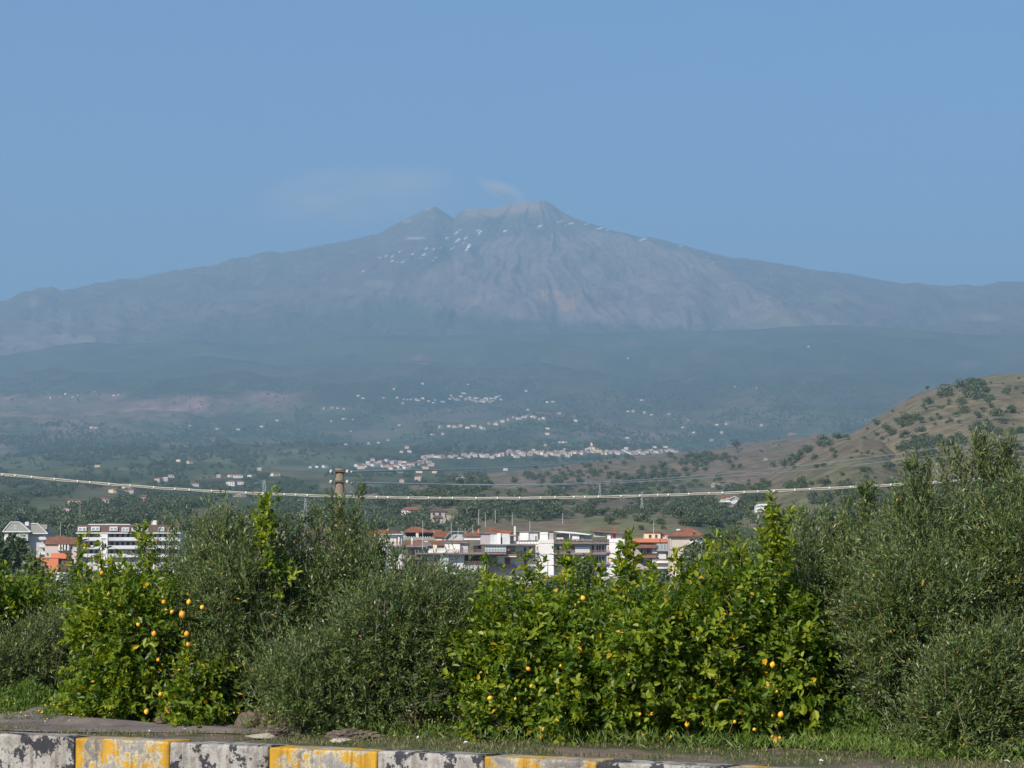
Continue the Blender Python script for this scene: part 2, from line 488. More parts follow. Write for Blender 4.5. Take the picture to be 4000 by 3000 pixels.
# the nearer hill on the right with its lower spur
hill('right_hill', [(2350, 1985), (2600, 1950), (2800, 1915), (3000, 1850), (3130, 1778), (3270, 1712), (3330, 1695), (3400, 1652), (3500, 1590), (3600, 1533), (3720, 1508), (3800, 1482), (3900, 1466), (4000, 1462), (4300, 1440), (4900, 1500)],
     2200, 1150, 2080, cover_dry(0.66, 1.12, 0.35, 60), m_hill, rough=0.5, step=6, rows=120)
hill('spur_hill', [(2900, 1935), (3000, 1878), (3100, 1826), (3200, 1775), (3300, 1727), (3370, 1706), (3450, 1722), (3520, 1768), (3600, 1820), (3700, 1850), (3900, 1850), (4200, 1840), (4900, 1860)],
     1650, 1050, 2090, cover_dry(0.62, 1.05, 0.1, 45), m_hill, rough=0.45, step=6)
# fields above the town
def cover_field(X, Y, Z, sx, sy):
    c = cover_dry(0.62, 1.0, 0.7, 30)(X, Y, Z, sx, sy)
    band = (np.sin(Z * 2.4 + 2 * fbm(X / 30, Y / 30, 3)) > 0.1) & (sx > 2260) & (sx < 2620)
    g = sstep(2230, 2280, sx) * (1 - sstep(2620, 2760, sx))
    c = lerp3(c, np.broadcast_to(OLV * 1.6, c.shape), g * np.where(band, 0.8, 0.25))
    return lerp3(c, np.broadcast_to(GRN * 1.2, c.shape), sstep(2650, 2800, sx + 200 * (fbm(X / 15, Y / 15, 4) - 0.5)) * 0.8)
hill('terraced_field', [(1500, 2160), (1780, 2090), (1850, 2045), (1900, 2036), (2100, 2038), (2230, 2028), (2330, 2018), (2520, 2014), (2700, 2026), (2900, 2060), (3150, 2075), (3600, 2060), (4200, 2040), (4900, 2040)],
     960, 700, 2335, cover_field, m_field, rough=0.12, power=0.8)

# --- the volcano
mt_pts = np.array([(-1500, 1330), (-700, 1260), (-300, 1215), (0, 1180), (60, 1150), (130, 1130), (185, 1138), (230, 1152), (290, 1145), (360, 1118), (420, 1115), (560, 1085), (700, 1055), (800, 1045), (850, 1035), (900, 1012), (960, 1005), (1050, 983),
    (1090, 991), (1200, 970), (1350, 938), (1471, 914), (1530, 882), (1567, 861), (1610, 841), (1650, 822), (1680, 809), (1694, 805), (1710, 813), (1742, 836), (1768, 852), (1776, 848), (1790, 829), (1815, 819), (1838, 813), (1880, 815), (1925, 814), (1960, 806), (1995, 797), (2065, 790), (2126, 784), (2143, 787), (2174, 810), (2222, 841), (2260, 858),
    (2350, 885), (2450, 916), (2500, 930), (2540, 924), (2580, 933), (2700, 965), (2850, 1005), (3000, 1025), (3150, 1050), (3330, 1070), (3460, 1095), (3550, 1110), (3590, 1104), (3640, 1113), (3700, 1118), (3850, 1118), (3920, 1101), (4000, 1100), (4300, 1130), (4900, 1190), (5600, 1260)], dtype=float)
mc = np.concatenate([np.linspace(-1500, -100, 60)[:-1], np.arange(-100, 4100, 4.5), np.linspace(4100, 5600, 60)[1:]])
mp = np.interp(mc, mt_pts[:, 0], mt_pts[:, 1]) + (fbm(mc / 40, mc * 0, 4) - 0.5) * 4
fr = np.linspace(0, 1, 300); bk = np.linspace(0, 1, 10)[1:]
Yc, Yf = 21500.0, 15300.0
_, zc = at_np(mc, mp, np.full_like(mc, Yc)); _, zf = at_np(mc, np.full_like(mc, 1500.0), np.full_like(mc, Yf))
t2 = fr[:, None]
Yr = Yf + (Yc - Yf) * np.repeat(t2, len(mc), 1)
S = 0.72 * t2 + 0.28 * np.sin(t2 * math.pi / 2)
Z = zf[None] + (zc - zf)[None] * S
PXm = np.broadcast_to(mc, Yr.shape)
ang = np.arctan2(PXm - 2100, 1050 * (1.12 - t2))          # radial gullies fall away from the summit
rad = 1.1 - t2
warp = fbm(PXm / 300, t2 * 6 + 0 * PXm, 3)
gul = 0.75 * ridged(ang * 4.2 + warp * 1.6 + 50, rad * 1.6 + 0 * ang + 3, 3) + 0.25 * ridged(ang * 13 + warp * 2.5 + 20, rad * 3 + 0 * ang + 3, 3)
w = np.clip(np.minimum(t2 * 4, (1.0 - t2) * 7), 0, 1)
Z = Z + (gul - 0.62) * 190 * w + (fbm(PXm / 190 + 9, t2 * 9 + 0 * PXm, 5) - 0.5) * 260 * w
# the broad fan below the summit stands proud of the slope behind it
sx0, sy0 = proj_np((PXm - 2000) / F * Yr, Yr, Z)
fan_top = np.interp(sx0, [600, 1300, 1500, 1650, 1800, 1980, 2080, 2200, 2330, 2450, 2700, 3000, 3400, 4000], [1300, 1180, 1130, 1060, 985, 915, 905, 898, 893, 915, 985, 1150, 1290, 1320])
fan = sstep(-6, 26, sy0 - fan_top)
Z = Z + fan * 60 * np.clip((1 - t2) * 5, 0, 1) * np.clip(t2 * 5, 0, 1)
Ybk = Yc + bk[:, None] * 1700 + 0 * mc[None]; Zbk = zc[None] - (bk[:, None] ** 1.2) * 1100 + 0 * mc[None]
Yr = np.concatenate([Yr, Ybk]); Z = np.concatenate([Z, Zbk])
PXm = np.broadcast_to(mc, Yr.shape); X = (PXm - 2000) / F * Yr
sx, sy = proj_np(X, Yr, Z)
n1 = fbm(sx / 60 + 3, sy / 40, 6, 0.6); n2 = fbm(sx / 220 + 30, sy / 120 + 7, 4); n3 = fbm(sx / 6, sy / 4, 4, 0.6)
cov = lerp3(np.broadcast_to(LAVA * 0.9, X.shape + (3,)), np.broadcast_to(ASH, X.shape + (3,)), np.clip((n2 - 0.35) * 2.0, 0, 1) * 0.35)
fan_top = np.interp(sx, [600, 1300, 1500, 1650, 1800, 1980, 2080, 2200, 2330, 2450, 2700, 3000, 3400, 4000], [1300, 1180, 1130, 1060, 985, 915, 905, 898, 893, 915, 985, 1150, 1290, 1320])
fan = sstep(-4, 20, sy - fan_top + 22 * (n1 - 0.5))
cov = lerp3(cov, np.broadcast_to(np.array([0.26, 0.19, 0.175]), cov.shape), fan * (0.85 + 0.5 * (n1 - 0.5)))
# summit cones paler
cov = lerp3(cov, np.broadcast_to(np.array([0.19, 0.155, 0.14]), cov.shape), (1 - sstep(835, 880, sy)) * sstep(1500, 1600, sx) * 0.8)
cov = lerp3(cov, np.broadcast_to(np.array([0.5, 0.33, 0.25]), cov.shape), np.clip((1 - sstep(18, 52, sy - np.interp(sx, mt_pts[:, 0], mt_pts[:, 1]))) * sstep(1790, 1830, sx) * (1 - sstep(2080, 2135, sx)), 0, 1) * 0.8)
for (cx, cy, rx, ry, c, s) in [(1626, 931, 38, 6, (0.45, 0.38, 0.34), 1), (1590, 862, 22, 9, (0.35, 0.28, 0.24), .8), (1668, 815, 16, 7, (0.5, 0.38, 0.3), .9), (2145, 1150, 60, 20, (0.42, 0.26, 0.16), .9), (2215, 1190, 45, 26, (0.44, 0.26, 0.15), .9),
                               (2350, 1175, 90, 26, (0.2, 0.11, 0.09), .8), (2400, 1180, 40, 7, (0.32, 0.19, 0.15), .7), (130, 1180, 18, 30, (0.3, 0.24, 0.2), .6), (330, 1330, 60, 14, (0.32, 0.26, 0.19), .7), (160, 1290, 60, 70, (0.26, 0.2, 0.18), .5), (420, 1240, 50, 60, (0.24, 0.19, 0.17), .5), (520, 1190, 60, 40, (0.22, 0.17, 0.16), .5), (60, 1340, 60, 40, (0.27, 0.22, 0.18), .6), (250, 1250, 26, 50, (0.25, 0.2, 0.18), .6), (1000, 1150, 160, 14, (0.2, 0.16, 0.15), .5), (1480, 1110, 60, 18, (0.28, 0.22, 0.2), .7),
                               (3250, 1160, 110, 24, (0.22, 0.2, 0.12), .5), (3050, 1255, 120, 16, (0.24, 0.22, 0.12), .6), (3850, 1240, 60, 14, (0.3, 0.25, 0.18), .6), (1350, 1140, 120, 10, (0.24, 0.2, 0.18), .6), (1600, 1230, 60, 14, (0.16, 0.2, 0.09), .7), (1900, 1240, 90, 10, (0.17, 0.2, 0.09), .6)]:
    ww = np.exp(-(((sx - cx) / rx) ** 2 + ((sy - cy) / ry) ** 2)) * (0.45 + 1.1 * n1)
    cov = lerp3(cov, np.broadcast_to(np.array(c), cov.shape), np.clip(sstep(0.22, 0.55, ww) * s, 0, 1))
# vegetation climbing the flanks
veg = np.interp(sx, [-1500, 0, 430, 700, 1000, 1250, 1550, 1750, 2000, 2400, 2900, 4000, 5600], [1420, 1395, 1330, 1285, 1225, 1190, 1150, 1195, 1235, 1268, 1290, 1295, 1330])
vm = sstep(-25, 35, sy - veg + 90 * (n1 - 0.5)) 
cov = lerp3(cov, np.broadcast_to(np.array([0.05, 0.062, 0.032]), cov.shape), vm * 0.85)
for (cx, cy, rx, ry) in [(1788, 938, 9, 8), (1747, 929, 8, 4.5), (1819, 930, 8, 5.5), (1764, 973, 5, 10), (1785, 908, 6.5, 5), (1794, 899, 8, 2.5), (1876, 906, 6, 6), (1872, 917, 4, 3), (1865, 901, 9, 2), (1664, 971, 6, 5), (1696, 972, 6, 4), (1654, 995, 8, 4), (1703, 1006, 7, 4), (1720, 968, 5, 3),
                         (1612, 992, 5, 3), (1507, 1000, 6, 3), (1484, 1007, 6, 3), (1532, 1020, 6, 4), (1552, 1024, 7, 2.5), (1573, 1024, 7, 2.5), (1532, 1002, 6, 2.5), (1973, 902, 8, 4), (2109, 883, 9, 7), (2190, 866, 14, 5), (2231, 873, 10, 3), (2290, 876, 9, 3), (2345, 891, 14, 4), (2375, 897, 10, 3),
                         (2511, 935, 13, 6), (2500, 939, 8, 3), (2660, 961, 8, 2.5), (2787, 1025, 6, 3), (2210, 880, 6, 2.5), (1420, 1058, 4, 3), (1690, 1018, 5, 2), (1560, 985, 5, 2.5), (1640, 1010, 4, 2), (1810, 950, 4, 3), (2760, 1015, 8, 2), (3010, 1068, 4, 2), (3175, 1077, 4, 2), (3300, 1088, 4, 2)]:
    ww = np.exp(-(((sx - cx + (sy - cy) * 0.9) / (rx * 0.85)) ** 2 + ((sy - cy + 0.22 * (sx - cx)) / (ry * 0.8)) ** 2)) * (0.25 + 1.4 * n3)
    cov = lerp3(cov, np.broadcast_to(np.array([0.95, 0.93, 0.9]), cov.shape), sstep(0.33, 0.5, ww))
for k_ in range(3):   # the long white streaks
    dline = np.abs((sx - 1828) + (sy - 966) * 0.55)
    cov = lerp3(cov, np.broadcast_to(np.array([0.95, 0.93, 0.9]), cov.shape), (dline < 5) * (np.abs(sy - 966) < 12) * 1.0)
m_volc = terrain_mat('volcanic_rock', 0.006, 0.4, 0.6, 40)
grid_mesh('volcano', X, Yr, Z, cov, m_volc)

# --- the air: one closed box of thin haze
m_haze, nt, out = newmat('haze_air')
pv = N(nt, 'ShaderNodeVolumePrincipled')
pv.inputs['Color'].default_value = (0.45, 0.73, 0.95, 1)
pv.inputs['Density'].default_value = 8.8e-5
pv.inputs['Anisotropy'].default_value = 0.1
nt.links.new(pv.outputs[0], out.inputs['Volume'])
hz = MB(); hz.box(-11000, 11000, -3000, 24000, -60.0, 3330)
hz.build('haze', m_haze, kind='stuff')
# ------------------------------------------------------------------ foliage builders
def unit(v):
    return v / np.maximum(np.linalg.norm(v, axis=-1, keepdims=True), 1e-9)

def leaf_quads(pos, d, nrm, L, W, fold=0.0, hexa=False):
    """pos, d, nrm: (n,3); returns verts and quads; diamond leaves, or folded six-point leaves"""
    n = len(pos); side = unit(np.cross(d, nrm)); nrm = unit(np.cross(side, d))
    L = L[:, None]; W = W[:, None]
    if not hexa:
        v = np.stack([pos, pos + d * L * 0.45 + side * W * 0.5, pos + d * L, pos + d * L * 0.45 - side * W * 0.5], 1)
        q = np.arange(n * 4).reshape(n, 4)
        return v.reshape(-1, 3), q
    up = nrm * W * fold
    droop = -nrm * L * 0.12
    v = np.stack([pos, pos + d * L + droop,
                  pos + d * L * 0.28 + side * W * 0.44 + up, pos + d * L * 0.68 + side * W * 0.42 + up * 0.9 + droop * 0.4,
                  pos + d * L * 0.28 - side * W * 0.44 + up, pos + d * L * 0.68 - side * W * 0.42 + up * 0.9 + droop * 0.4], 1)
    b = (np.arange(n) * 6)[:, None]
    q = np.concatenate([b + np.array([[0, 1, 3, 2]]), b + np.array([[0, 4, 5, 1]])], 0)
    return v.reshape(-1, 3), q

def twig_leaves(base, tdir, tlen, per, leafL, leafW, spread=0.8, hexa=False, droop=0.0, updir=None, r=None):
    """leaves set round twigs; returns verts, quads, tint per vertex, and the twig end points"""
    r = r or rng
    n = len(base)
    u = (np.arange(per)[None, :] + r.random((n, per)) * 0.6 + 0.6) / (per + 0.4)
    P = base[:, None] + tdir[:, None] * (tlen[:, None] * u)[..., None]
    P[..., 2] -= droop * (tlen[:, None] * u) ** 2
    phi = (np.arange(per) * 2.4)[None] + r.random((n, 1)) * 6.28 + r.normal(0, 0.35, (n, per))
    a = unit(np.cross(tdir, r.normal(0, 1, (n, 3)))); b = np.cross(tdir, a)
    rad = a[:, None] * np.cos(phi)[..., None] + b[:, None] * np.sin(phi)[..., None]
    out_ = spread * (1.15 - 0.55 * u)[..., None]
    d = unit(tdir[:, None] * (1 - 0.35 * spread) + rad * out_ + r.normal(0, 0.12, (n, per, 3)))
    nrm = unit(tdir[:, None] * 0.8 - rad * 0.15 + np.array([0, 0, 0.55]) + r.normal(0, 0.3, (n, per, 3)))
    L = leafL * (0.5 + 0.8 * r.random((n, per))) * (1.05 - 0.35 * np.abs(u - 0.4)); W = leafW * (0.75 + 0.5 * r.random((n, per)))
    v, q = leaf_quads(P.reshape(-1, 3), d.reshape(-1, 3), nrm.reshape(-1, 3), L.ravel(), W.ravel(), 0.22, hexa)
    tw = r.random((n, 1)) ** 1.3 * 0.62 + 0.1 + 0.15 * u
    tint = np.clip(tw + r.normal(0, 0.12, (n, per)), 0.0, 0.9)
    odd = r.random((n, per)); tint = np.where(odd > 0.989, 0.99, tint)
    return v, q, np.repeat(tint.ravel(), 6 if hexa else 4), P[:, -1]

def lump_points(lumps, n, r, low=0.55):
    """points in the outer shell of a set of ellipsoids, with outward directions"""
    c = np.array([l[0] for l in lumps]); s = np.array([l[1] for l in lumps])
    wgt = s[:, 0] * s[:, 2] + s[:, 0] * s[:, 1]; wgt = wgt / wgt.sum()
    k = r.choice(len(lumps), n, p=wgt)
    d = unit(r.normal(0, 1, (n, 3)))
    d[:, 1] = np.where((d[:, 1] > 0) & (r.random(n) < 0.35), -d[:, 1], d[:, 1])
    rr = low + (1 - low) * r.random(n) ** 0.6
    rr *= 1 + 0.42 * (fbm(d[:, 0] * 2.1 + k * 3.7 + 20, d[:, 2] * 2.1 + d[:, 1] * 1.3 + 20, 3) - 0.5) * 2
    return c[k] + d * s[k] * rr[:, None], d

m_olive = leaf_mat('olive_leaf', [(0.0, (0.032, 0.054, 0.011)), (0.35, (0.074, 0.112, 0.024)), (0.7, (0.14, 0.19, 0.045)), (0.93, (0.23, 0.26, 0.10)), (0.97, (0.5, 0.29, 0.04))], under=(0.19, 0.22, 0.12), trans=0.25, gloss=0.35, rough=0.38)
m_lemon_leaf = leaf_mat('lemon_leaf', [(0.0, (0.03, 0.06, 0.007)), (0.28, (0.08, 0.145, 0.012)), (0.6, (0.20, 0.28, 0.022)), (0.92, (0.38, 0.42, 0.045)), (0.97, (0.7, 0.44, 0.03))], trans=0.47, gloss=0.35, rough=0.42)
m_weed = leaf_mat('weed_leaf', [(0.0, (0.06, 0.10, 0.02)), (0.5, (0.13, 0.21, 0.035)), (1.0, (0.26, 0.31, 0.08))], trans=0.35, gloss=0.3)
m_grass = leaf_mat('grass_blade', [(0.0, (0.06, 0.085, 0.025)), (0.5, (0.12, 0.14, 0.05)), (0.85, (0.26, 0.21, 0.10)), (1.0, (0.36, 0.28, 0.16))], trans=0.3, gloss=0.2)
m_yellow = surface('yellow_petal', (0.75, 0.6, 0.04), 0.6, 0.1)
m_darkleaf = leaf_mat('tree_leaf', [(0.0, (0.035, 0.055, 0.02)), (0.5, (0.075, 0.105, 0.04)), (0.9, (0.13, 0.155, 0.065)), (1.0, (0.17, 0.18, 0.08))], trans=0.22, gloss=0.35)
m_bark = surface('bark', (0.15, 0.12, 0.09), 0.95, 0.35, 8, 0.5, 40)
m_palebark = surface('pale_bark', (0.36, 0.32, 0.27), 0.9, 0.3, 8)
m_lemon = surface('lemon_peel', (0.82, 0.44, 0.03), 0.42, 0.12, 14, 0.25, 120, spec=0.5)
m_lemon2 = surface('ripe_lemon_peel', (0.80, 0.33, 0.02), 0.45, 0.12, 14, 0.25, 120, spec=0.5)

def lemon_mesh(mat):
    bm = bmesh.new(); bmesh.ops.create_uvsphere(bm, u_segments=14, v_segments=10, radius=1)
    for v in bm.verts:
        z = v.co.z
        k = 1.0 - 0.10 * abs(z) ** 2
        v.co.x *= k; v.co.y *= k; v.co.z = z * 1.12 + (0.22 * max(0, abs(z) - 0.9) / 0.1) * (1 if z > 0 else -1)
    me = bpy.data.meshes.new('lemon'); bm.to_mesh(me); bm.free(); me.materials.append(mat)
    for p_ in me.polygons: p_.use_smooth = True
    return me
LEAVES = []
for i in range(7):
    v_, q_ = leaf_quads(np.zeros((1, 3)), np.array([[0, 1.0, 0]]), np.array([[0.1 * (i - 3), 0, 1.0]]), np.array([0.085 + 0.008 * (i % 3)]), np.array([0.048 + 0.004 * (i % 2)]), 0.2, True)
    LEAVES.append(mesh_quads('leaf', v_, q_, m_lemon_leaf, tint=np.full(6, (0.3, 0.42, 0.52, 0.62, 0.74, 0.88, 0.99)[i])))
ME_LEMON = lemon_mesh(m_lemon); ME_LEMON2 = lemon_mesh(m_lemon2)

def branches(base, targets, r0, mat, parent, r, name='branch'):
    b = MB()
    for t in targets:
        t = Vector(t); mid = base.lerp(t, 0.45) + Vector((r.normal(0, 0.07), r.normal(0, 0.07), 0.08))
        b.tube([base, mid, base.lerp(t, 0.75) + Vector((r.normal(0, 0.05), 0, r.normal(0, 0.04))), t], [r0, r0 * 0.6, r0 * 0.35, r0 * 0.12], 5)
    return b

def shrub_tree(kind, px, hw, top, Y, depth, ntwig, label, lumps_n=11, bottom=None, lemons=(), shoots=(), seed=1, zbase=0.42, per=None, low=0.5, cat=None, group=None, leafscale=1.0, ztopcut=0.0):
    """an olive or lemon tree: px centre, hw half width in px, top row, distance Y"""
    r = np.random.default_rng(seed)
    base = at(px, 2800, Y); base.z = zbase
    ztop = at(px, top, Y).z; zb = zbase + (0.0 if bottom is None else at(px, bottom, Y).z - zbase)
    a = hw / F * Y
    name = 'olive_tree' if kind == 'olive' else 'lemon_tree'
    root = thing(name, label, cat or ('olive tree' if kind == 'olive' else 'lemon tree'), (base.x, Y, zbase), group)
    H = ztop - zb - (0.16 if hw > 60 else 0.0)
    lumps = []
    for i in range(lumps_n + 5):
        u = (i + 0.5) / lumps_n; sm = 1.0 if i < lumps_n else 0.55
        lz = (0.10 + 0.80 * r.random()) if i > 2 else (0.22, 0.5, 0.78)[i]
        wid = a * (1.0 - 0.25 * abs(lz - 0.45)) * (0.40 + 0.25 * r.random()) * sm
        lx = (r.random() * 2 - 1) * (a * 1.12 - wid * 0.75) * (1.0 if lz < 0.7 else 0.8)
        sz = H * (0.15 + 0.15 * r.random()) * (1.0 if sm == 1.0 else 0.7)
        lumps.append(((lx, (r.random() * 2 - 1) * depth * 0.45, zb - zbase + min(lz * H, H - sz * 0.95)), (wid, depth * (0.4 + 0.25 * r.random()), sz)))
    pts, dirs = lump_points(lumps, ntwig, r, low)
    ok = pts[:, 2] > 0.03
    pts, dirs = pts[ok], dirs[ok]
    # twigs gather round the ends of small limbs, so the crown is clumped with hollows between
    nn_ = max(4, len(pts) // (16 if kind == 'olive' else 9)); idx = r.integers(nn_, size=len(pts)); free = r.random(len(pts)) < 0.25
    cl = pts[idx] + r.normal(0, 0.075 if kind == 'olive' else 0.085, pts.shape) * np.array([1, 1, 1.25]); cl[:, 2] = np.maximum(cl[:, 2], 0.04)
    dirs = np.where(free[:, None], dirs, unit(dirs[idx] + r.normal(0, 0.35, dirs.shape))); pts = np.where(free[:, None], pts, cl)
    if kind == 'olive':
        td = unit(dirs * 0.55 + np.array([0, 0, 0.55]) + r.normal(0, 0.45, pts.shape)); tl = 0.14 + 0.2 * r.random(len(pts))
        v, q, t, ends = twig_leaves(pts, td, tl, per or 13, 0.05 * leafscale, 0.0115 * leafscale, 0.75, False, 0.5, r=r)
        mat = m_olive
    else:
        td = unit(dirs * 0.6 + np.array([0, 0, 0.5]) + r.normal(0, 0.4, pts.shape)); tl = 0.12 + 0.16 * r.random(len(pts))
        v, q, t, ends = twig_leaves(pts, td, tl, per or 8, 0.070 * leafscale, 0.037 * leafscale, 0.95, True, 0.3, r=r)
        mat = m_lemon_leaf
    # long loose sprays break the outline
    ns = int(len(pts) * (0.022 if kind == 'olive' else 0.02))
    if ns and hw > 60:
        kk = r.choice(len(pts), ns); nseg = 4
        sd = unit(dirs[kk] * 0.6 + np.array([0, 0, 0.75]) + r.normal(0, 0.3, (ns, 3))); sl = (0.30 + 0.30 * r.random(ns)) * (1.0 if kind == 'olive' else 0.75)
        for g in range(nseg):
            b0 = pts[kk] + sd * (sl * g / nseg)[:, None] - np.array([0, 0, 1.0]) * (0.25 * (sl * g / nseg) ** 2)[:, None]
            if kind == 'olive': v2, q2, t2_, _ = twig_leaves(b0, sd, sl / nseg, 8, 0.05, 0.0115, 0.75, False, 0.2, r=r)
            else: v2, q2, t2_, _ = twig_leaves(b0, sd, sl / nseg, 4, 0.074 * (1 - 0.12 * g), 0.038 * (1 - 0.12 * g), 0.9, True, 0.2, r=r)
            q = np.concatenate([q, q2 + len(v)]); v = np.concatenate([v, v2]); t = np.concatenate([t, np.clip(t2_ + 0.1, 0, 0.93)])
    link('crown', mesh_quads('crown', v, q, mat, tint=t), root, kind='stuff')
    # the largest leaves facing the road, one object each
    if kind == 'lemon' and Y < 24 and hw > 60 and -100 < px < 4100:
        front = np.where((dirs[:, 1] < -0.25) & (np.abs(pts[:, 0] + base.x - (px - 2000) / F * Y) < a * 1.3))[0]
        for i in r.choice(front, min(int(ntwig * 0.045) + 20, len(front)), replace=False):
            lo_ = link('leaf', LEAVES[r.integers(len(LEAVES))], root, loc=pts[i] + dirs[i] * 0.09)
            dd_ = Vector(dirs[i] * 0.7 + r.normal(0, 0.45, 3) + np.array([0, 0, 0.1])); lo_.rotation_mode = 'QUATERNION'; lo_.rotation_quaternion = dd_.to_track_quat('Y', 'Z')
            s_ = 0.8 + 0.35 * r.random(); lo_.scale = (s_, s_, s_)
    # trunk and limbs
    trunk = MB().tube([(0, 0, -0.15), (0.03, 0, 0.2), (-0.02, 0.02, 0.45 * H * 0.5 + 0.15)], [0.055, 0.05, 0.04], 7)
    trunk.build('trunk', m_bark, root, True)
    k = r.choice(len(pts), min(26 if hw > 60 else 3, len(pts)))
    bb = branches(Vector((0, 0, 0.25)), pts[k], 0.018 if kind == 'olive' else 0.014, m_bark, root, r)
    # bare twigs under the leaves
    kk = r.choice(len(pts), min(220, len(pts)))
    for i in kk:
        p0 = Vector(pts[i]); p1 = p0 + Vector(td[i]) * float(tl[i])
        bb.tube([p0 - Vector(td[i]) * 0.12, p0, p1], [0.004, 0.003, 0.0015], 3)
    bb.build('branches', m_bark, root)
    # upright water shoots standing out of the crown: (px of tip, py of tip, length px, px offset of the foot)
    for (sx_, sy_, slen, lean) in shoots:
        tip = at(sx_, sy_, Y - 0.1) - Vector((base.x, Y, zbase)); foot = at(sx_ - lean, sy_ + slen, Y - 0.1) - Vector((base.x, Y, zbase))
        n = max(6, int(slen / (9 if kind == 'lemon' else 5)))
        u = np.linspace(0.0, 0.93, n)
        P0 = np.array(foot)[None] * (1 - u[:, None]) + np.array(tip)[None] * u[:, None] + r.normal(0, 0.016, (n, 3)) + np.sin(u * 3.14)[:, None] * r.normal(0, 0.04, (1, 3)) * np.array([1, 0.5, 0])
        ax = unit(np.array(tip - foot)[None])
        if kind == 'lemon':
            sd_ = unit(ax * 0.75 + r.normal(0, 0.55, (n, 3))); v, q, t, _ = twig_leaves(P0, sd_, np.full(n, 0.08) * (1.15 - 0.5 * u) * (0.5 + r.random(n)), 4, 0.072, 0.032, 0.9, True, 0, r=r)
        else:
            sd_ = unit(ax * 0.9 + r.normal(0, 0.4, (n, 3))); v, q, t, _ = twig_leaves(P0, sd_, np.full(n, 0.13) * (1.2 - 0.5 * u), 11, 0.052, 0.0125, 0.75, False, 0, r=r)
        t = np.clip(t + 0.15, 0, 0.93)
        s = link('shoot', mesh_quads('shoot', v, q, mat, tint=t), root)
        MB().tube([foot, foot.lerp(tip, 0.5) + Vector((0.01, 0, 0)), tip], [0.006, 0.004, 0.002], 5).build('stem', m_bark, s)
    for (lx, ly, dia, *o) in lemons:
        off = o[0] if o else 0.0
        p_ = at(lx, ly, Y - depth * 0.82 - off) - Vector((base.x, Y, zbase))
        le = link('lemon', ME_LEMON if r.random() < 0.6 else ME_LEMON2, root, loc=p_)
        rad = dia * 0.8 / 2 / F * (Y - depth * 0.82); le.scale = (rad, rad, rad)
        le.rotation_euler = (r.normal(0, 0.4), r.normal(0, 0.5), r.random() * 6)
        MB().tube([(0, 0, 1.0), (0.1, 0.2, 2.2), (0.3, 0.9, 3.6)], [0.09, 0.08, 0.07], 4).build('stalk', m_bark, le)
    return root

# ------------------------------------------------------------------ front row of the orchard
L_, O_ = 'lemon', 'olive'
shrub_tree(L_, 30, 130, 2240, 23.8, 0.8, 1300, 'bright green lemon tree cut by the left edge above the grass', lumps_n=7, shoots=[(20, 2190, 150, 0), (205, 2240, 180, 5)], seed=11)
shrub_tree(L_, 230, 120, 2290, 23.9, 0.7, 700, 'narrow lemon tree with two upright shoots below the orange house', lumps_n=6, shoots=[(150, 2270, 130, 0), (320, 2260, 140, 10)], seed=12)
shrub_tree(O_, 190, 210, 2380, 22.9, 0.7, 2500, 'low grey green olive bush over the green weeds on the left', lumps_n=7, seed=13)
shrub_tree(L_, 580, 270, 2255, 21.2, 0.85, 2700, 'lemon tree with a cluster of yellow lemons left of the big olive', lumps_n=12,
           shoots=[(348, 2085, 190, 20), (398, 2125, 140, 0), (575, 2040, 260, 10), (540, 2060, 120, -30), (440, 2180, 130, 0), (640, 2290, 140, 0)],
           lemons=[(712, 2400, 31, .4), (640, 2352, 22, .25), (738, 2352, 24, .4), (672, 2390, 18, .3), (602, 2476, 25, .25), (730, 2477, 27, .4), (735, 2518, 20, .4), (618, 2578, 18, .3), (572, 2780, 24, .3), (627, 2712, 20, .3), (398, 2238, 20), (790, 2372, 22, .45), (540, 2440, 18, .25), (700, 2620, 16, .3)], seed=14)
shrub_tree(L_, 420, 150, 2620, 21.6, 0.5, 700, 'low leafy lemon sucker growing beside the felt sheet', lumps_n=6, seed=15)
shrub_tree(O_, 700, 160, 2080, 23.0, 0.8, 2200, 'grey green olive tree hiding the end of the mansard block', lumps_n=7, shoots=[(655, 2025, 150, -5), (770, 2035, 140, 0)], seed=16)
shrub_tree(O_, 1000, 330, 2000, 21.0, 1.0, 8200, 'broad grey green olive tree in front of the brown roofed block', lumps_n=17,
           shoots=[(890, 1995, 160, 10), (950, 2030, 120, 0), (1100, 2030, 130, 20), (1160, 2040, 120, 10), (800, 2080, 130, 0)], seed=17)
shrub_tree(O_, 1350, 210, 2050, 21.2, 0.8, 3600, 'olive tree with tall thin sprays in front of the concrete pole', lumps_n=11,
           shoots=[(1300, 1925, 240, 10), (1345, 1950, 220, 0), (1412, 1885, 320, 20), (1260, 1985, 200, 30), (1225, 1990, 180, -20), (1480, 2080, 220, 0), (1500, 2130, 200, 30), (1385, 2010, 200, 0), (1330, 1990, 220, 5)], seed=18)
shrub_tree(L_, 1046, 30, 2060, 20.6, 0.15, 40, 'slim lemon sapling poking above the broad olive crown', lumps_n=3, bottom=2250, shoots=[(1048, 1925, 170, 5), (1035, 1960, 140, 0), (1030, 2030, 120, 0)], seed=19)
shrub_tree(O_, 1690, 320, 2215, 19.8, 0.9, 7400, 'silvery olive tree with a dark hollow left of the lemon hedge', lumps_n=15,
           shoots=[(1545, 2160, 160, 10), (1610, 2200, 150, 0), (1880, 2240, 160, -20), (1700, 2230, 120, 10)], seed=20)
shrub_tree(O_, 1330, 250, 2480, 19.8, 0.6, 3200, 'low olive bush above the yellow flowered weeds', lumps_n=8, seed=21)
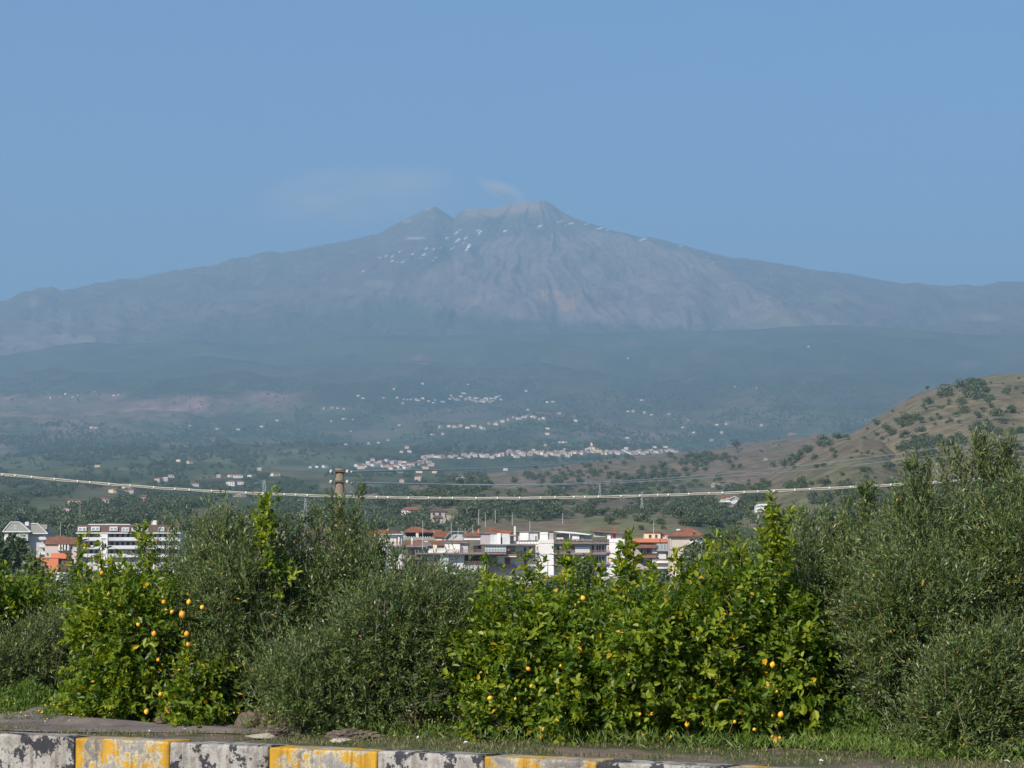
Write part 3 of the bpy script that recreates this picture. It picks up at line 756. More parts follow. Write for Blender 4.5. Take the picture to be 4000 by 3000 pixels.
shrub_tree(L_, 2190, 330, 2330, 19.2, 0.95, 3700, 'wide lemon tree below the white apartment towers', lumps_n=17,
           shoots=[(1905, 2190, 150, 0), (2060, 2170, 160, 10), (2195, 2135, 170, -10), (2235, 2180, 130, 0), (2320, 2190, 130, 0), (2140, 2185, 120, 10), (1975, 2240, 110, 0)],
           lemons=[(2278, 2337, 25), (2263, 2540, 30, 0.05), (2246, 2559, 18), (2064, 2613, 21), (2189, 2747, 20), (1915, 2727, 24), (2184, 2694, 16), (2013, 2730, 14), (2127, 2849, 22), (2115, 2878, 16), (2075, 2680, 16), (2190, 2600, 13)], seed=22)
shrub_tree(L_, 1925, 70, 2640, 19.0, 0.3, 230, 'small lemon sucker lit by the sun beside the dark hollow', lumps_n=5, shoots=[(1893, 2610, 90, 0)], seed=23)
shrub_tree(L_, 2620, 310, 2335, 18.7, 0.95, 3500, 'lemon tree with one tall leafy spire against the towers', lumps_n=16,
           shoots=[(2440, 2085, 260, -20), (2462, 2130, 200, -20), (2425, 2150, 200, -10), (2450, 2110, 210, -5), (2640, 2150, 170, 0), (2560, 2210, 120, 0), (2655, 2185, 160, -10), (2750, 2200, 140, 0), (2700, 2240, 120, 0)],
           lemons=[(2478, 2511, 24), (2476, 2535, 20), (2437, 2682, 22), (2458, 2636, 16), (2547, 2788, 16), (2684, 2829, 24), (2620, 2878, 15), (2590, 2745, 14), (2500, 2790, 14), (2515, 2872, 14)], seed=24)
shrub_tree(L_, 2950, 190, 2230, 18.5, 0.8, 2200, 'tall lemon tree with a hanging bunch of lemons at its foot', lumps_n=11,
           shoots=[(3030, 1945, 300, 20), (3055, 1990, 230, 0), (3000, 2010, 220, -10), (3040, 2090, 220, 0), (3080, 2010, 200, 20), (2890, 2130, 160, 0), (2790, 2110, 150, 0)],
           lemons=[(3020, 2792, 23), (3050, 2792, 29, 0.1), (3034, 2700, 18), (3018, 2597, 27), (2895, 2786, 20), (2947, 2849, 18), (3030, 2894, 28, 0.1), (3018, 2880, 20, 0.1), (3045, 2885, 20, 0.1), (2868, 2700, 18), (2870, 2820, 16), (3032, 2838, 17)], seed=25)
shrub_tree(O_, 2900, 190, 2080, 21.5, 0.8, 2600, 'olive tree just behind the lemons right of the beige house', lumps_n=9, shoots=[(2800, 2120, 150, 0), (2860, 2070, 130, 10)], seed=26)
shrub_tree(O_, 3290, 300, 2070, 19.4, 1.0, 9000, 'olive tree with ragged sprays crossing the white cable', lumps_n=16,
           shoots=[(3130, 1990, 190, 0), (3230, 1990, 200, 10), (3380, 1885, 250, 10), (3420, 1900, 240, 20), (3340, 1940, 200, 0), (3290, 2030, 150, 0), (3450, 1960, 220, 30), (3360, 1910, 150, -20)], seed=27)
shrub_tree(O_, 3800, 340, 1860, 18.4, 1.2, 14000, 'tallest olive tree with orange dead leaves at the right edge', lumps_n=22, low=0.45,
           shoots=[(3855, 1685, 230, -10), (3800, 1710, 220, 10), (3900, 1715, 220, -20), (3960, 1705, 230, 0), (3850, 1740, 200, 0), (3740, 1745, 230, -30), (3680, 1755, 200, -40), (3570, 1790, 230, -40), (3550, 1800, 200, -50), (3620, 1800, 190, -20), (3925, 1760, 200, 10), (3990, 1810, 200, 0), (3830, 1780, 200, 0), (3520, 1925, 180, -20)], seed=28)
shrub_tree(O_, 3560, 250, 2150, 18.2, 0.8, 5600, 'dark olive tree overhanging the green weed patch', lumps_n=13, bottom=2780, seed=29)
shrub_tree(O_, 3860, 330, 2470, 17.1, 0.55, 5600, 'low dark olive bush at the lower right corner', lumps_n=10, seed=30)
shrub_tree(O_, 4260, 260, 1990, 19.2, 0.9, 3600, 'olive tree standing past the right edge of the view', lumps_n=9, seed=31)
shrub_tree(L_, -420, 200, 2330, 26.0, 0.8, 1500, 'lemon tree standing past the left edge of the view', lumps_n=9, seed=32)
shrub_tree(O_, 470, 190, 2165, 23.4, 0.7, 1700, 'grey green olive behind the lemon tree with the lemon cluster', lumps_n=7, seed=33)
shrub_tree(O_, 3120, 170, 2060, 20.6, 0.7, 2200, 'olive tree between the tall lemon tree and the ragged olive', lumps_n=8, shoots=[(3150, 2000, 180, 0), (3190, 2040, 150, 10)], seed=34)
shrub_tree(L_, 1560, 90, 2560, 20.0, 0.35, 260, 'small lemon sprout among the low olives', lumps_n=4, bottom=2800, seed=35)
shrub_tree(L_, 790, 110, 2520, 20.5, 0.4, 520, 'low lemon bush at the foot of the broad olive', lumps_n=6, lemons=[(803, 2742, 20)], seed=36)
# second row, seen through the gaps
row2 = [(150, 260, 2400, O_, 27), (760, 260, 2180, O_, 27), (1200, 330, 2140, O_, 26), (1560, 260, 2255, O_, 26), (1830, 230, 2290, O_, 25.5), (2120, 260, 2310, L_, 25), (2500, 300, 2310, O_, 26), (2900, 260, 2160, O_, 25), (3500, 300, 2130, O_, 24.5), (3950, 300, 1970, O_, 24)]
words = ['behind the low left olive', 'behind the mansard side olive', 'behind the broad olive', 'behind the tall sprays', 'behind the silvery olive', 'behind the wide lemon tree', 'behind the spired lemon tree', 'behind the right lemon tree', 'behind the overhanging olive', 'behind the tallest olive']
for i, (px, hw, top, kd, Y) in enumerate(row2):
    shrub_tree(kd, px, hw, top, Y, 1.0, 2000 if kd == O_ else 900, 'shaded ' + kd + ' tree of the second row ' + words[i], lumps_n=9, seed=50 + i, leafscale=1.35, per=11 if kd == O_ else 7, group='second row of orchard trees')

# ------------------------------------------------------------------ the verge: weeds, grass, felt sheet, heaps
def kxy(t, s): return KA.x + KD.x * t + KN.x * s, KA.y + KD.y * t + KN.y * s

def blades(name, n, smin, smax, tmin, tmax, h, w, mat, mask=None, kind='stuff', lean=0.35, seed=3, parent=None, shift=0.0, leafy=False):
    r = np.random.default_rng(seed)
    t = tmin + (tmax - tmin) * r.random(n); s = smin + (smax - smin) * r.random(n)
    x = KA.x + KD.x * t + KN.x * s; y = KA.y + KD.y * t + KN.y * s
    c = fbm(x * 1.3 + 5, y * 1.3, 5, 0.65)
    keep = np.ones(n, bool) if mask is None else mask(t, s, c, r)
    x, y, t, s = x[keep], y[keep], t[keep], s[keep]; n = len(x)
    z = np.full(n, 0.43)
    hh = h * (0.4 + 0.9 * r.random(n))
    d = unit(np.stack([r.normal(0, lean, n), r.normal(0, lean, n), np.ones(n)], -1))
    pos = np.stack([x, y, z], -1)
    if leafy: pos[:, 2] += h * 1.2 * r.random(n)
    v, q = leaf_quads(pos, d, unit(r.normal(0, 1, (n, 3)) * np.array([1, 1, 0.2])), hh, np.full(n, w) * (0.6 + 0.8 * r.random(n)))
    tint = np.repeat(r.random(n), 4)
    return link(name, mesh_quads(name, v, q, mat, tint=tint), parent, kind=kind)

blades('verge_grass', 60000, 0.34, 3.0, -5, 9, 0.035, 0.007, m_grass, lambda t, s, c, r: (c + r.normal(0, 0.05, len(t)) > 0.50) & (s > 0.42 + 0.12 * r.random(len(t))), seed=4)
blades('orchard_grass', 60000, 1.2, 5.0, -5, 9, 0.085, 0.009, m_weed, lambda t, s, c, r: (r.random(len(t)) < sstep(1.15, 2.0, s + 0.8 * (c - 0.5))) & ((t > 0.6) | (s > 3.0)), seed=5, leafy=True, lean=0.8)
blades('left_green_weeds', 52000, 2.1, 5.5, -6.5, 0.4, 0.13, 0.016, m_weed, lambda t, s, c, r: s > 2.5 - 0.3 * sstep(-4.0, -0.4, t) + 0.3 * (c - 0.5), seed=6, leafy=True)

def weed_mound(name, cx, cy, rx, ry, h, n, seed, mat=m_weed, L=0.045, W=0.014):
    r = np.random.default_rng(seed)
    a = r.random(n) * 6.283; q_ = r.random(n) ** 0.5
    x = cx + rx * q_ * np.cos(a); y = cy + ry * q_ * np.sin(a)
    z = 0.42 + h * (1 - q_ ** 2) * (0.65 + 0.7 * fbm(x * 4, y * 4, 3)) * (0.35 + 0.65 * r.random(n) ** 0.4)
    d = unit(np.stack([r.normal(0, 0.6, n), r.normal(0, 0.6, n), np.ones(n)], -1))
    v, q = leaf_quads(np.stack([x, y, z], -1), d, unit(r.normal(0, 1, (n, 3))), L * (0.5 + r.random(n)), W * (0.5 + r.random(n)))
    return link(name, mesh_quads(name, v, q, mat, tint=np.repeat(np.clip(0.3 + 0.5 * (fbm(x * 3, y * 3, 3)) + r.normal(0, 0.15, n) - 0.1, 0, 1), 4)), kind='stuff')
c_ = gpos(3330, 2915); weed_mound('right_green_weeds', c_.x, c_.y, 0.62, 0.5, 0.30, 16000, 8)
c_ = gpos(3130, 2905); weed_mound('right_green_weeds', c_.x, c_.y, 0.35, 0.3, 0.2, 5000, 9)
c_ = gpos(2250, 2895); weed_mound('foot_weeds', c_.x, c_.y, 0.35, 0.25, 0.16, 4000, 10)
c_ = gpos(3750, 2960); weed_mound('corner_weeds', c_.x, c_.y, 0.6, 0.3, 0.16, 6000, 12)
c_ = gpos(60, 2800); weed_mound('left_green_weeds', c_.x, c_.y, 0.95, 0.45, 0.30, 15000, 15)
c_ = gpos(330, 2812); weed_mound('left_green_weeds', c_.x, c_.y, 0.5, 0.3, 0.2, 6000, 16)
c_ = gpos(1500, 2872); weed_mound('foot_weeds', c_.x, c_.y, 0.5, 0.15, 0.10, 4000, 17)
c_ = gpos(1120, 2862); weed_mound('foot_weeds', c_.x, c_.y, 0.35, 0.15, 0.10, 3000, 18)
m_redweed = leaf_mat('reddish_weed', [(0.0, (0.12, 0.06, 0.04)), (0.5, (0.2, 0.09, 0.06)), (1.0, (0.22, 0.16, 0.08))], trans=0.2)
c_ = gpos(3570, 2962); weed_mound('reddish_weeds', c_.x, c_.y, 0.16, 0.12, 0.06, 1500, 14, m_redweed, 0.02, 0.01)

# tall flowering weeds, each a plant with its stems and small yellow flowers
spots = [(20, 2740, 18.9), (75, 2765, 18.7), (150, 2752, 19.2), (190, 2725, 19.0), (235, 2790, 18.8), (290, 2800, 18.9), (1040, 2790, 18.6), (1120, 2780, 18.7), (1200, 2785, 18.6), (1290, 2780, 18.7), (1390, 2790, 18.5), (1480, 2800, 18.4), (1545, 2790, 18.5),
         (1640, 2790, 18.3), (1690, 2800, 18.3), (1785, 2780, 18.0), (1830, 2770, 18.0), (1880, 2810, 18.0), (960, 2770, 18.9), (2400, 2850, 17.6), (2800, 2890, 17.3)]
where = ['beside the left edge', 'in front of the rolled felt', 'over the rolled felt', 'tallest over the felt sheet', 'at the corner of the felt sheet', 'on the felt sheet', 'behind the second soil heap', 'right of the second soil heap', 'left of the third soil heap', 'behind the third soil heap',
         'under the low olive bush', 'under the dark hollow', 'before the dark hollow', 'beside the brown dead stem', 'right of the brown dead stem', 'with thin arching stems by the hollow', 'leaning right by the hollow', 'beside the small lemon sucker', 'behind the first soil heap', 'under the wide lemon tree', 'under the spired lemon tree']
for i, (px, py, Y) in enumerate(spots):
    r = np.random.default_rng(200 + i); b0 = gpos(px, float(np.interp(px, [0, 600, 1000, 1900, 2800, 4000], [2832, 2850, 2866, 2890, 2918, 2960])))
    root = thing('flowering_weed', 'thin weed with small yellow flowers ' + where[i], 'weed', b0, 'yellow flowered weeds along the verge')
    st = MB(); pos = []
    H = at(px, py, b0.y).z - 0.42
    for k in range(6):
        tip = Vector((r.normal(0, 0.09), r.normal(0, 0.05), H * (0.45 + 0.6 * r.random())))
        st.tube([(0, 0, 0), tip * 0.5 + Vector((r.normal(0, 0.015), 0, 0)), tip], [0.003, 0.0025, 0.0015], 3)
        for j in range(2): pos.append(np.array(tip) + r.normal(0, 0.014, 3))
    st.build('stem', m_grass, root)
    pos = np.array(pos); n = len(pos)
    v, q = leaf_quads(pos, unit(r.normal(0, 1, (n, 3))), unit(r.normal(0, 1, (n, 3))), np.full(n, 0.014), np.full(n, 0.014))
    link('flowers', mesh_quads('flowers', v, q, m_yellow), root)
    n = 60; pp = np.stack([r.normal(0, 0.05, n), r.normal(0, 0.04, n), H * 0.7 * r.random(n) ** 1.5], -1)
    v, q = leaf_quads(pp, unit(r.normal(0, 1, (n, 3)) + np.array([0, 0, 0.6])), unit(r.normal(0, 1, (n, 3))), np.full(n, 0.05), np.full(n, 0.007))
    link('leaves', mesh_quads('leaves', v, q, m_weed, tint=np.repeat(r.random(n), 4)), root)

# dry brown stems
m_drystem = surface('dry_stem', (0.30, 0.20, 0.13), 0.95, 0.3, 10)
for (px, py, Y, h, lab) in [(725, 2835, 18.7, 0.33, 'dead brown spindly stem standing behind the first soil heap'), (1617, 2880, 18.3, 0.30, 'dead brown weed clump under the silvery olive'), (525, 2815, 19.1, 0.14, 'dead brown bushy weed left of the low lemon')]:
    r = np.random.default_rng(int(px)); b0 = gpos(px, py)
    st = MB()
    for k in range(26): 
        tip = Vector((r.normal(0, 0.05), r.normal(0, 0.04), h * (0.4 + 0.7 * r.random()))); st.tube([(r.normal(0, 0.02), 0, 0), tip * 0.6, tip], [0.006, 0.004, 0.002], 3)
    o = st.build('dead_weed', m_drystem); o.location = b0; o['label'] = lab; o['category'] = 'dead weed'; o['group'] = 'dead brown weeds'

# soil heaps
m_soil = surface('dug_soil', (0.15, 0.11, 0.085), 0.97, 0.4, 12, 0.9, 50, stain=(0.10, 0.11, 0.05))
heaps = [(755, 2838, 18.6, 0.33, 0.12, 'largest soil heap, right of the felt sheet'), (1030, 2862, 18.2, 0.2, 0.11, 'rounded soil heap with grass behind the second black block'), (1140, 2875, 18.1, 0.2, 0.08, 'low soil heap behind the second yellow block'),
         (1235, 2855, 18.3, 0.15, 0.1, 'small far soil heap among the weeds'), (1385, 2892, 17.9, 0.22, 0.05, 'flattest soil heap under the low olive')]
for i, (px, py, Y, rr, hh, lab) in enumerate(heaps):
    r = np.random.default_rng(300 + i); bm = bmesh.new(); bmesh.ops.create_icosphere(bm, subdivisions=5, radius=1)
    bmesh.ops.delete(bm, geom=[v for v in bm.verts if v.co.z < -0.15], context='VERTS')
    co = np.array([v.co[:] for v in bm.verts]); nn = fbm(co[:, 0] * 3 + i * 5 + 20, co[:, 1] * 3 + 9 + co[:, 2], 5, 0.65)
    for v, k in zip(bm.verts, nn): v.co *= 0.35 + 1.3 * k; v.co.x *= rr * 1.15; v.co.y *= rr * 0.8; v.co.z *= hh * 1.7
    me = bpy.data.meshes.new('soil_heap'); bm.to_mesh(me); bm.free(); me.materials.append(m_soil)
    b0 = gpos(px, py); o = link('soil_heap', me, None, lab, 'soil heap', 'soil heaps behind the kerb', loc=b0)

# felt sheet lying on the ground at the left, with a rolled edge
m_felt = surface('felt_sheet', (0.15, 0.125, 0.11), 0.95, 0.3, 3.5, 0.6, 40, stain=(0.11, 0.09, 0.07))
tt2 = np.linspace(-7, 1.0, 150); ss2 = np.linspace(0, 1, 34)
T2, S2 = np.meshgrid(tt2, ss2)
front = 0.72 + 0.7 * sstep(-1.2, 0.8, T2); backs = 2.6 - 0.4 * sstep(-4.0, -0.4, T2) - 0.55 * sstep(-0.3, 0.9, T2) + 0.08 * np.sin(T2 * 3.1)
SS = front + (backs - front) * S2
ZZ = 0.435 + 0.07 * fbm(T2 * 1.6 + 4, SS * 3.5, 5) + 0.05 * np.exp(-((S2 - 0.93) / 0.06) ** 2) + 0.03 * sstep(0.4, 0.95, S2) * (1 - sstep(-5.0, -1.4, T2)) + 0.045 * np.exp(-((S2 - 0.45 + 0.03 * T2) / 0.07) ** 2) * (1 - sstep(-1.6, 0.4, T2))
ZZ = 0.428 + (ZZ - 0.428) * (0.12 + 0.88 * sstep(0, 0.22, S2))
XX = KA.x + KD.x * T2 + KN.x * SS; YY2 = KA.y + KD.y * T2 + KN.y * SS
nI = np.arange(T2.size).reshape(T2.shape)
qf = np.stack([nI[:-1, :-1], nI[:-1, 1:], nI[1:, 1:], nI[1:, :-1]], -1).reshape(-1, 4)
me = mesh_quads('ground_sheet', np.stack([XX, YY2, ZZ], -1), qf, m_felt, smooth=True)
o = link('ground_sheet', me, None, 'worn grey brown felt sheet lying rumpled behind the kerb on the left', 'ground sheet')
mod = o.modifiers.new('thick', 'SOLIDIFY'); mod.thickness = 0.008

# litter and stones
m_litter = surface('litter_paper', (0.75, 0.76, 0.78), 0.7, 0.08, 5)
m_stone = surface('stone', (0.40, 0.36, 0.27), 0.9, 0.25, 10, 0.5, 40)
for i, (px, py, Y, sz, lab) in enumerate([(725, 2862, 18.2, 0.05, 'crumpled white plastic scrap on the largest soil heap'), (583, 2866, 18.5, 0.025, 'tiny white paper bit beside the felt sheet'), (1632, 2893, 17.7, 0.035, 'flat white scrap under the dead weed clump'),
        (1818, 2913, 17.4, 0.03, 'white scrap on the verge behind the black block'), (3205, 2983, 16.4, 0.03, 'bluish white scrap near the last yellow block'), (3930, 2990, 16.1, 0.04, 'pale scrap in the lower right corner'), (2672, 2920, 17.2, 0.02, 'small white scrap under the spired lemon'),
        (2882, 2930, 17.2, 0.028, 'white scrap by the foot of the right lemon tree'), (1975, 2897, 17.8, 0.03, 'light blue scrap beside the wide lemon tree')]):
    r = np.random.default_rng(400 + i); b0 = gpos(px, py); b = MB()
    vs = [(r.normal(0, 0.5), r.normal(0, 0.4), abs(r.normal(0, 0.3))) for _ in range(9)]
    bm = bmesh.new(); [bm.verts.new(Vector(v) * sz) for v in vs]; bmesh.ops.convex_hull(bm, input=bm.verts)
    me = bpy.data.meshes.new('scrap'); bm.to_mesh(me); bm.free(); me.materials.append(m_litter)
    link('litter_scrap', me, None, lab, 'litter', 'scraps of litter on the verge', loc=(b0.x, b0.y, 0.44))
for i, (px, py, Y, sz, lab) in enumerate([(1025, 2893, 17.95, 0.055, 'flat yellowish stone behind the second black block'), (1325, 2905, 17.6, 0.05, 'flat pale stone behind the second yellow block'), (1440, 2883, 17.9, 0.04, 'dark lump of rubber or stone on the verge'), (1545, 2883, 17.9, 0.03, 'small grey stone right of the dark lump')]):
    r = np.random.default_rng(500 + i); bm = bmesh.new(); [bm.verts.new((r.normal(0, 1) * sz, r.normal(0, 0.8) * sz, abs(r.normal(0, 0.4)) * sz)) for _ in range(24)]; bmesh.ops.convex_hull(bm, input=bm.verts)
    me = bpy.data.meshes.new('stone'); bm.to_mesh(me); bm.free(); me.materials.append(m_stone if i != 2 else m_asphalt)
    b0 = gpos(px, py); link('stone', me, None, lab, 'stone', 'stones on the verge', loc=(b0.x, b0.y, 0.43))

# ------------------------------------------------------------------ kerb wall of painted concrete blocks
def paint_mat(name, top, under, peel_lo, peel_hi, seed):
    m, nt, out = newmat(name)
    tc = N(nt, 'ShaderNodeTexCoord'); oi = N(nt, 'ShaderNodeObjectInfo')
    add = N(nt, 'ShaderNodeVectorMath', operation='MULTIPLY_ADD'); add.inputs[1].default_value = (1, 1, 1)
    mul = N(nt, 'ShaderNodeMath', operation='MULTIPLY'); mul.inputs[1].default_value = 37.0
    nt.links.new(oi.outputs['Random'], mul.inputs[0])
    cmb = N(nt, 'ShaderNodeCombineXYZ'); nt.links.new(mul.outputs[0], cmb.inputs[0]); nt.links.new(mul.outputs[0], cmb.inputs[2])
    nt.links.new(tc.outputs['Object'], add.inputs[0]); nt.links.new(cmb.outputs[0], add.inputs[2])
    v = add.outputs[0]
    big = noise_tex(nt, 5.5, 10, 0.68, vec=v); fine = noise_tex(nt, 34, 8, 0.72, vec=v); grit = noise_tex(nt, 90, 4, 0.6, vec=v)
    mix = N(nt, 'ShaderNodeMath', operation='MULTIPLY_ADD'); mix.inputs[1].default_value = 0.30
    nt.links.new(fine.outputs[0], mix.inputs[0]); nt.links.new(big.outputs[0], mix.inputs[2])
    # more wear towards the middle of each block, paint lasts at the edges
    sep = N(nt, 'ShaderNodeSeparateXYZ'); nt.links.new(tc.outputs['Object'], sep.inputs[0])
    ax = N(nt, 'ShaderNodeMath', operation='ABSOLUTE'); nt.links.new(sep.outputs[0], ax.inputs[0])
    mr = N(nt, 'ShaderNodeMapRange'); nt.links.new(ax.outputs[0], mr.inputs[0]); mr.inputs[1].default_value = 0.34; mr.inputs[2].default_value = 0.5; mr.inputs[3].default_value = 0.0; mr.inputs[4].default_value = 0.10
    wear = N(nt, 'ShaderNodeMath', operation='SUBTRACT'); nt.links.new(mix.outputs[0], wear.inputs[0]); nt.links.new(mr.outputs[0], wear.inputs[1])
    conc = ramp(nt, noise_tex(nt, 4, 9, 0.72, vec=v).outputs[0], [(0.32, (0.20, 0.18, 0.165)), (0.68, (0.43, 0.395, 0.355))]).outputs[0]
    peel_u = ramp(nt, wear.outputs[0], [(peel_lo, (0, 0, 0)), (peel_lo + 0.012, (1, 1, 1))])
    peel_t = ramp(nt, wear.outputs[0], [(peel_hi, (0, 0, 0)), (peel_hi + 0.05, (1, 1, 1))])
    base = mixc(nt, peel_t.outputs[0], under, conc)          # past peel_hi even the undercoat is gone
    col = mixc(nt, peel_u.outputs[0], top, base)
    grime = ramp(nt, grit.outputs[0], [(0.35, (0.8, 0.8, 0.8)), (0.6, (1, 1, 1))])
    col = mixc(nt, 1.0, col, grime.outputs[0], 'MULTIPLY')
    p = N(nt, 'ShaderNodeBsdfPrincipled', i_Roughness=0.7); p.inputs['Specular IOR Level'].default_value = 0.3
    nt.links.new(col, p.inputs['Base Color'])
    dirt = noise_tex(nt, 2.2, 7, 0.7, vec=v); col = mixc(nt, 1.0, col, ramp(nt, dirt.outputs[0], [(0.35, (0.66, 0.63, 0.6)), (0.6, (1, 1, 1))]).outputs[0], 'MULTIPLY'); nt.links.new(col, p.inputs['Base Color'])
    mp_ = N(nt, 'ShaderNodeVectorMath', operation='MULTIPLY'); mp_.inputs[1].default_value = (14, 6, 1.3); nt.links.new(v, mp_.inputs[0])
    run = noise_tex(nt, 1.0, 6, 0.65, vec=mp_.outputs[0]); col = mixc(nt, 1.0, col, ramp(nt, run.outputs[0], [(0.36, (0.62, 0.58, 0.55)), (0.5, (1, 1, 1))]).outputs[0], 'MULTIPLY'); nt.links.new(col, p.inputs['Base Color'])
    b = N(nt, 'ShaderNodeBump', i_Strength=0.6, i_Distance=0.004); b.invert = True
    nt.links.new(peel_u.outputs[0], b.inputs['Height'])
    b2 = N(nt, 'ShaderNodeBump', i_Strength=0.35, i_Distance=0.006); nt.links.new(fine.outputs[0], b2.inputs['Height']); nt.links.new(b.outputs[0], b2.inputs['Normal'])
    nt.links.new(b2.outputs[0], p.inputs['Normal']); nt.links.new(p.outputs[0], out.inputs[0])
    return m
m_yel = paint_mat('yellow_paint', (0.62, 0.34, 0.03), (0.60, 0.52, 0.33), 0.622, 0.65, 1)
m_blk = paint_mat('black_paint', (0.045, 0.045, 0.052), (0.42, 0.39, 0.345), 0.60, 0.70, 2)
m_joint = surface('joint_mortar', (0.2, 0.18, 0.165), 0.95, 0.3, 10)
root = thing('kerb_wall', 'low roadside kerb wall of worn concrete blocks painted yellow and black', 'kerb', (KA.x, KA.y, 0))
ang_k = math.atan2(KD.y, KD.x)
edges_t = []
def t_of_px(px):
    best = min(((abs(proj_np(kxy(t, 0)[0], kxy(t, 0)[1], 0.45)[0] - px), t) for t in np.linspace(-6, 12, 3600)))
    return best[1]
marks = [t_of_px(p_) for p_ in (290, 660, 1049, 1470, 1888, 2330, 2828, 3290)]
marks = [marks[0] - 2.0, marks[0] - 1.0] + marks + [marks[-1] + 1.02, marks[-1] + 2.04, marks[-1] + 3.06]
tone = {0: 'yellow', 1: 'black'}
for i in range(len(marks) - 1):
    a_, b_ = marks[i] + 0.006, marks[i + 1] - 0.006
    r = np.random.default_rng(600 + i)
    bm = bmesh.new(); bmesh.ops.create_cube(bm, size=1)
    dx, dy, dz = b_ - a_, 0.30, 0.45
    for v in bm.verts: v.co.x *= dx; v.co.y *= dy; v.co.z *= dz
    bmesh.ops.bevel(bm, geom=[e for e in bm.edges], offset=0.022, segments=3, affect='EDGES', profile=0.6)
    bmesh.ops.subdivide_edges(bm, edges=[e for e in bm.edges if e.calc_length() > 0.2], cuts=10, use_grid_fill=True)
    for v in bm.verts:
        k = float(fbm(np.array([v.co.x * 9 + i * 7 + 50]), np.array([v.co.z * 9 + v.co.y * 7 + 20]), 3)[0]) - 0.5
        v.co.y += 0.016 * k; v.co.z += 0.014 * k
    me = bpy.data.meshes.new('concrete_block'); bm.to_mesh(me); bm.free()
    yel = (i % 2 == 1) if False else (i % 2 == 0)
    yel = i in (0, 2, 4, 6, 8, 10)
    me.materials.append(m_yel if yel else m_blk)
    for p_ in me.polygons: p_.use_smooth = True
    o = link('concrete_block', me, root, label='block with flaking yellow paint' if yel else 'block with peeling black paint over pale undercoat')
    mx_, my_ = kxy((a_ + b_) / 2, 0.15)
    o.location = (mx_ - KA.x, my_ - KA.y, 0.225 + r.normal(0, 0.003)); o.rotation_euler = (r.normal(0, 0.003), r.normal(0, 0.002), ang_k + r.normal(0, 0.004))
j = MB(); x0, y0 = kxy(marks[0] + 0.02, 0.035); 
for t_ in marks[1:-1]:
    jm = MB().box(-0.012, 0.012, -0.12, 0.12, -0.22, 0.212); jo = jm.build('mortar_joint', m_joint, root); a0, b0 = kxy(t_, 0.15); jo.location = (a0 - KA.x, b0 - KA.y, 0.225); jo.rotation_euler = (0, 0, ang_k)
# ------------------------------------------------------------------ pole, cable, wires
m_conc = surface('pole_concrete', (0.18, 0.145, 0.098), 0.9, 0.2, 1.2, 0.3, 30, stain=(0.22, 0.17, 0.11))
m_iron = surface('rusty_iron', (0.10, 0.08, 0.07), 0.7, 0.3, 20)
m_galv = surface('galvanised_steel', (0.45, 0.46, 0.47), 0.5, 0.1, 10)
m_cable = surface('pale_cable', (0.38, 0.36, 0.29), 0.7, 0.12, 8)
m_wrap = surface('white_tie', (0.66, 0.66, 0.62), 0.6, 0.05, 8)
m_cer = surface('insulator_ceramic', (0.50, 0.47, 0.42), 0.3, 0.15, 20)
YP = 58.0
top = at(1327, 1830, YP); gz = -0.1
pr = thing('utility_pole', 'round weathered concrete pole with two iron clamps of insulators', 'pole', (top.x, YP, gz))
hw_ = 17.5 / F * YP
h_ = top.z - gz
MB().tube([(0, 0, -0.3), (0, 0, h_ * 0.5), (0, 0, h_)], [hw_ * 1.28, hw_ * 1.12, hw_], 20).build('shaft', m_conc, pr, True)
for zz in (at(1327, 1842, YP).z - gz, at(1327, 1882, YP).z - gz):
    c = MB(); c.tube([(0, 0, zz - 0.03), (0, 0, zz + 0.03)], hw_ * 1.14, 20)
    c.box(-0.26, 0.26, -hw_ * 1.3, -hw_ * 1.15, zz - 0.018, zz + 0.018)
    cl = c.build('clamp', m_iron, pr)
    for sx_ in (-1, 1):
        i_ = MB(); i_.tube([(sx_ * 0.21, -0.16, zz - 0.05), (sx_ * 0.21, -0.16, zz - 0.01), (sx_ * 0.21, -0.16, zz + 0.04)], [0.03, 0.045, 0.025], 8); i_.build('insulator', m_cer, cl, True)
        i_ = MB(); i_.tube([(sx_ * 0.15, -0.13, zz - 0.09), (sx_ * 0.18, -0.13, zz - 0.02), (sx_ * 0.25, -0.15, zz + 0.03)], 0.012, 5); i_.build('hook', m_iron, cl)
MB().tube([(hw_ * 1.1, -0.05, h_ - 0.5), (hw_ * 1.5, -0.08, h_ - 0.62), (hw_ * 1.1, -0.03, h_ - 0.78)], 0.008, 4).build('jumper_wire', m_iron, pr)

# sagging bundle of cables with white ties
YC = 31.0
cpts = [(-900, 1768), (-450, 1808), (0, 1853), (250, 1877), (500, 1899), (750, 1916), (1000, 1929), (1250, 1938), (1500, 1944), (1750, 1948), (2000, 1947), (2250, 1944), (2500, 1938), (2750, 1930), (3000, 1920), (3300, 1905), (3600, 1889), (4000, 1860), (4400, 1825), (4900, 1775)]
cr = thing('cable_bundle', 'pale cable bundle with white ties sagging across the whole view', 'cable', at(2000, 1947, YC))
o0 = at(2000, 1947, YC)
xs = np.linspace(-900, 4900, 260); ys = np.interp(xs, [c[0] for c in cpts], [c[1] for c in cpts])
ys = np.convolve(np.pad(ys, 12, mode='edge'), np.ones(25) / 25, 'valid')
line = [at(a_, b_, YC) - o0 for a_, b_ in zip(xs, ys)]
rc = 3.6 / F * YC
MB().tube([p_ + Vector((0, 0, rc * 0.8 + 0.002 * math.sin(i * 0.9))) for i, p_ in enumerate(line)], rc * 0.8, 7).build('upper_cable', m_cable, cr, True)
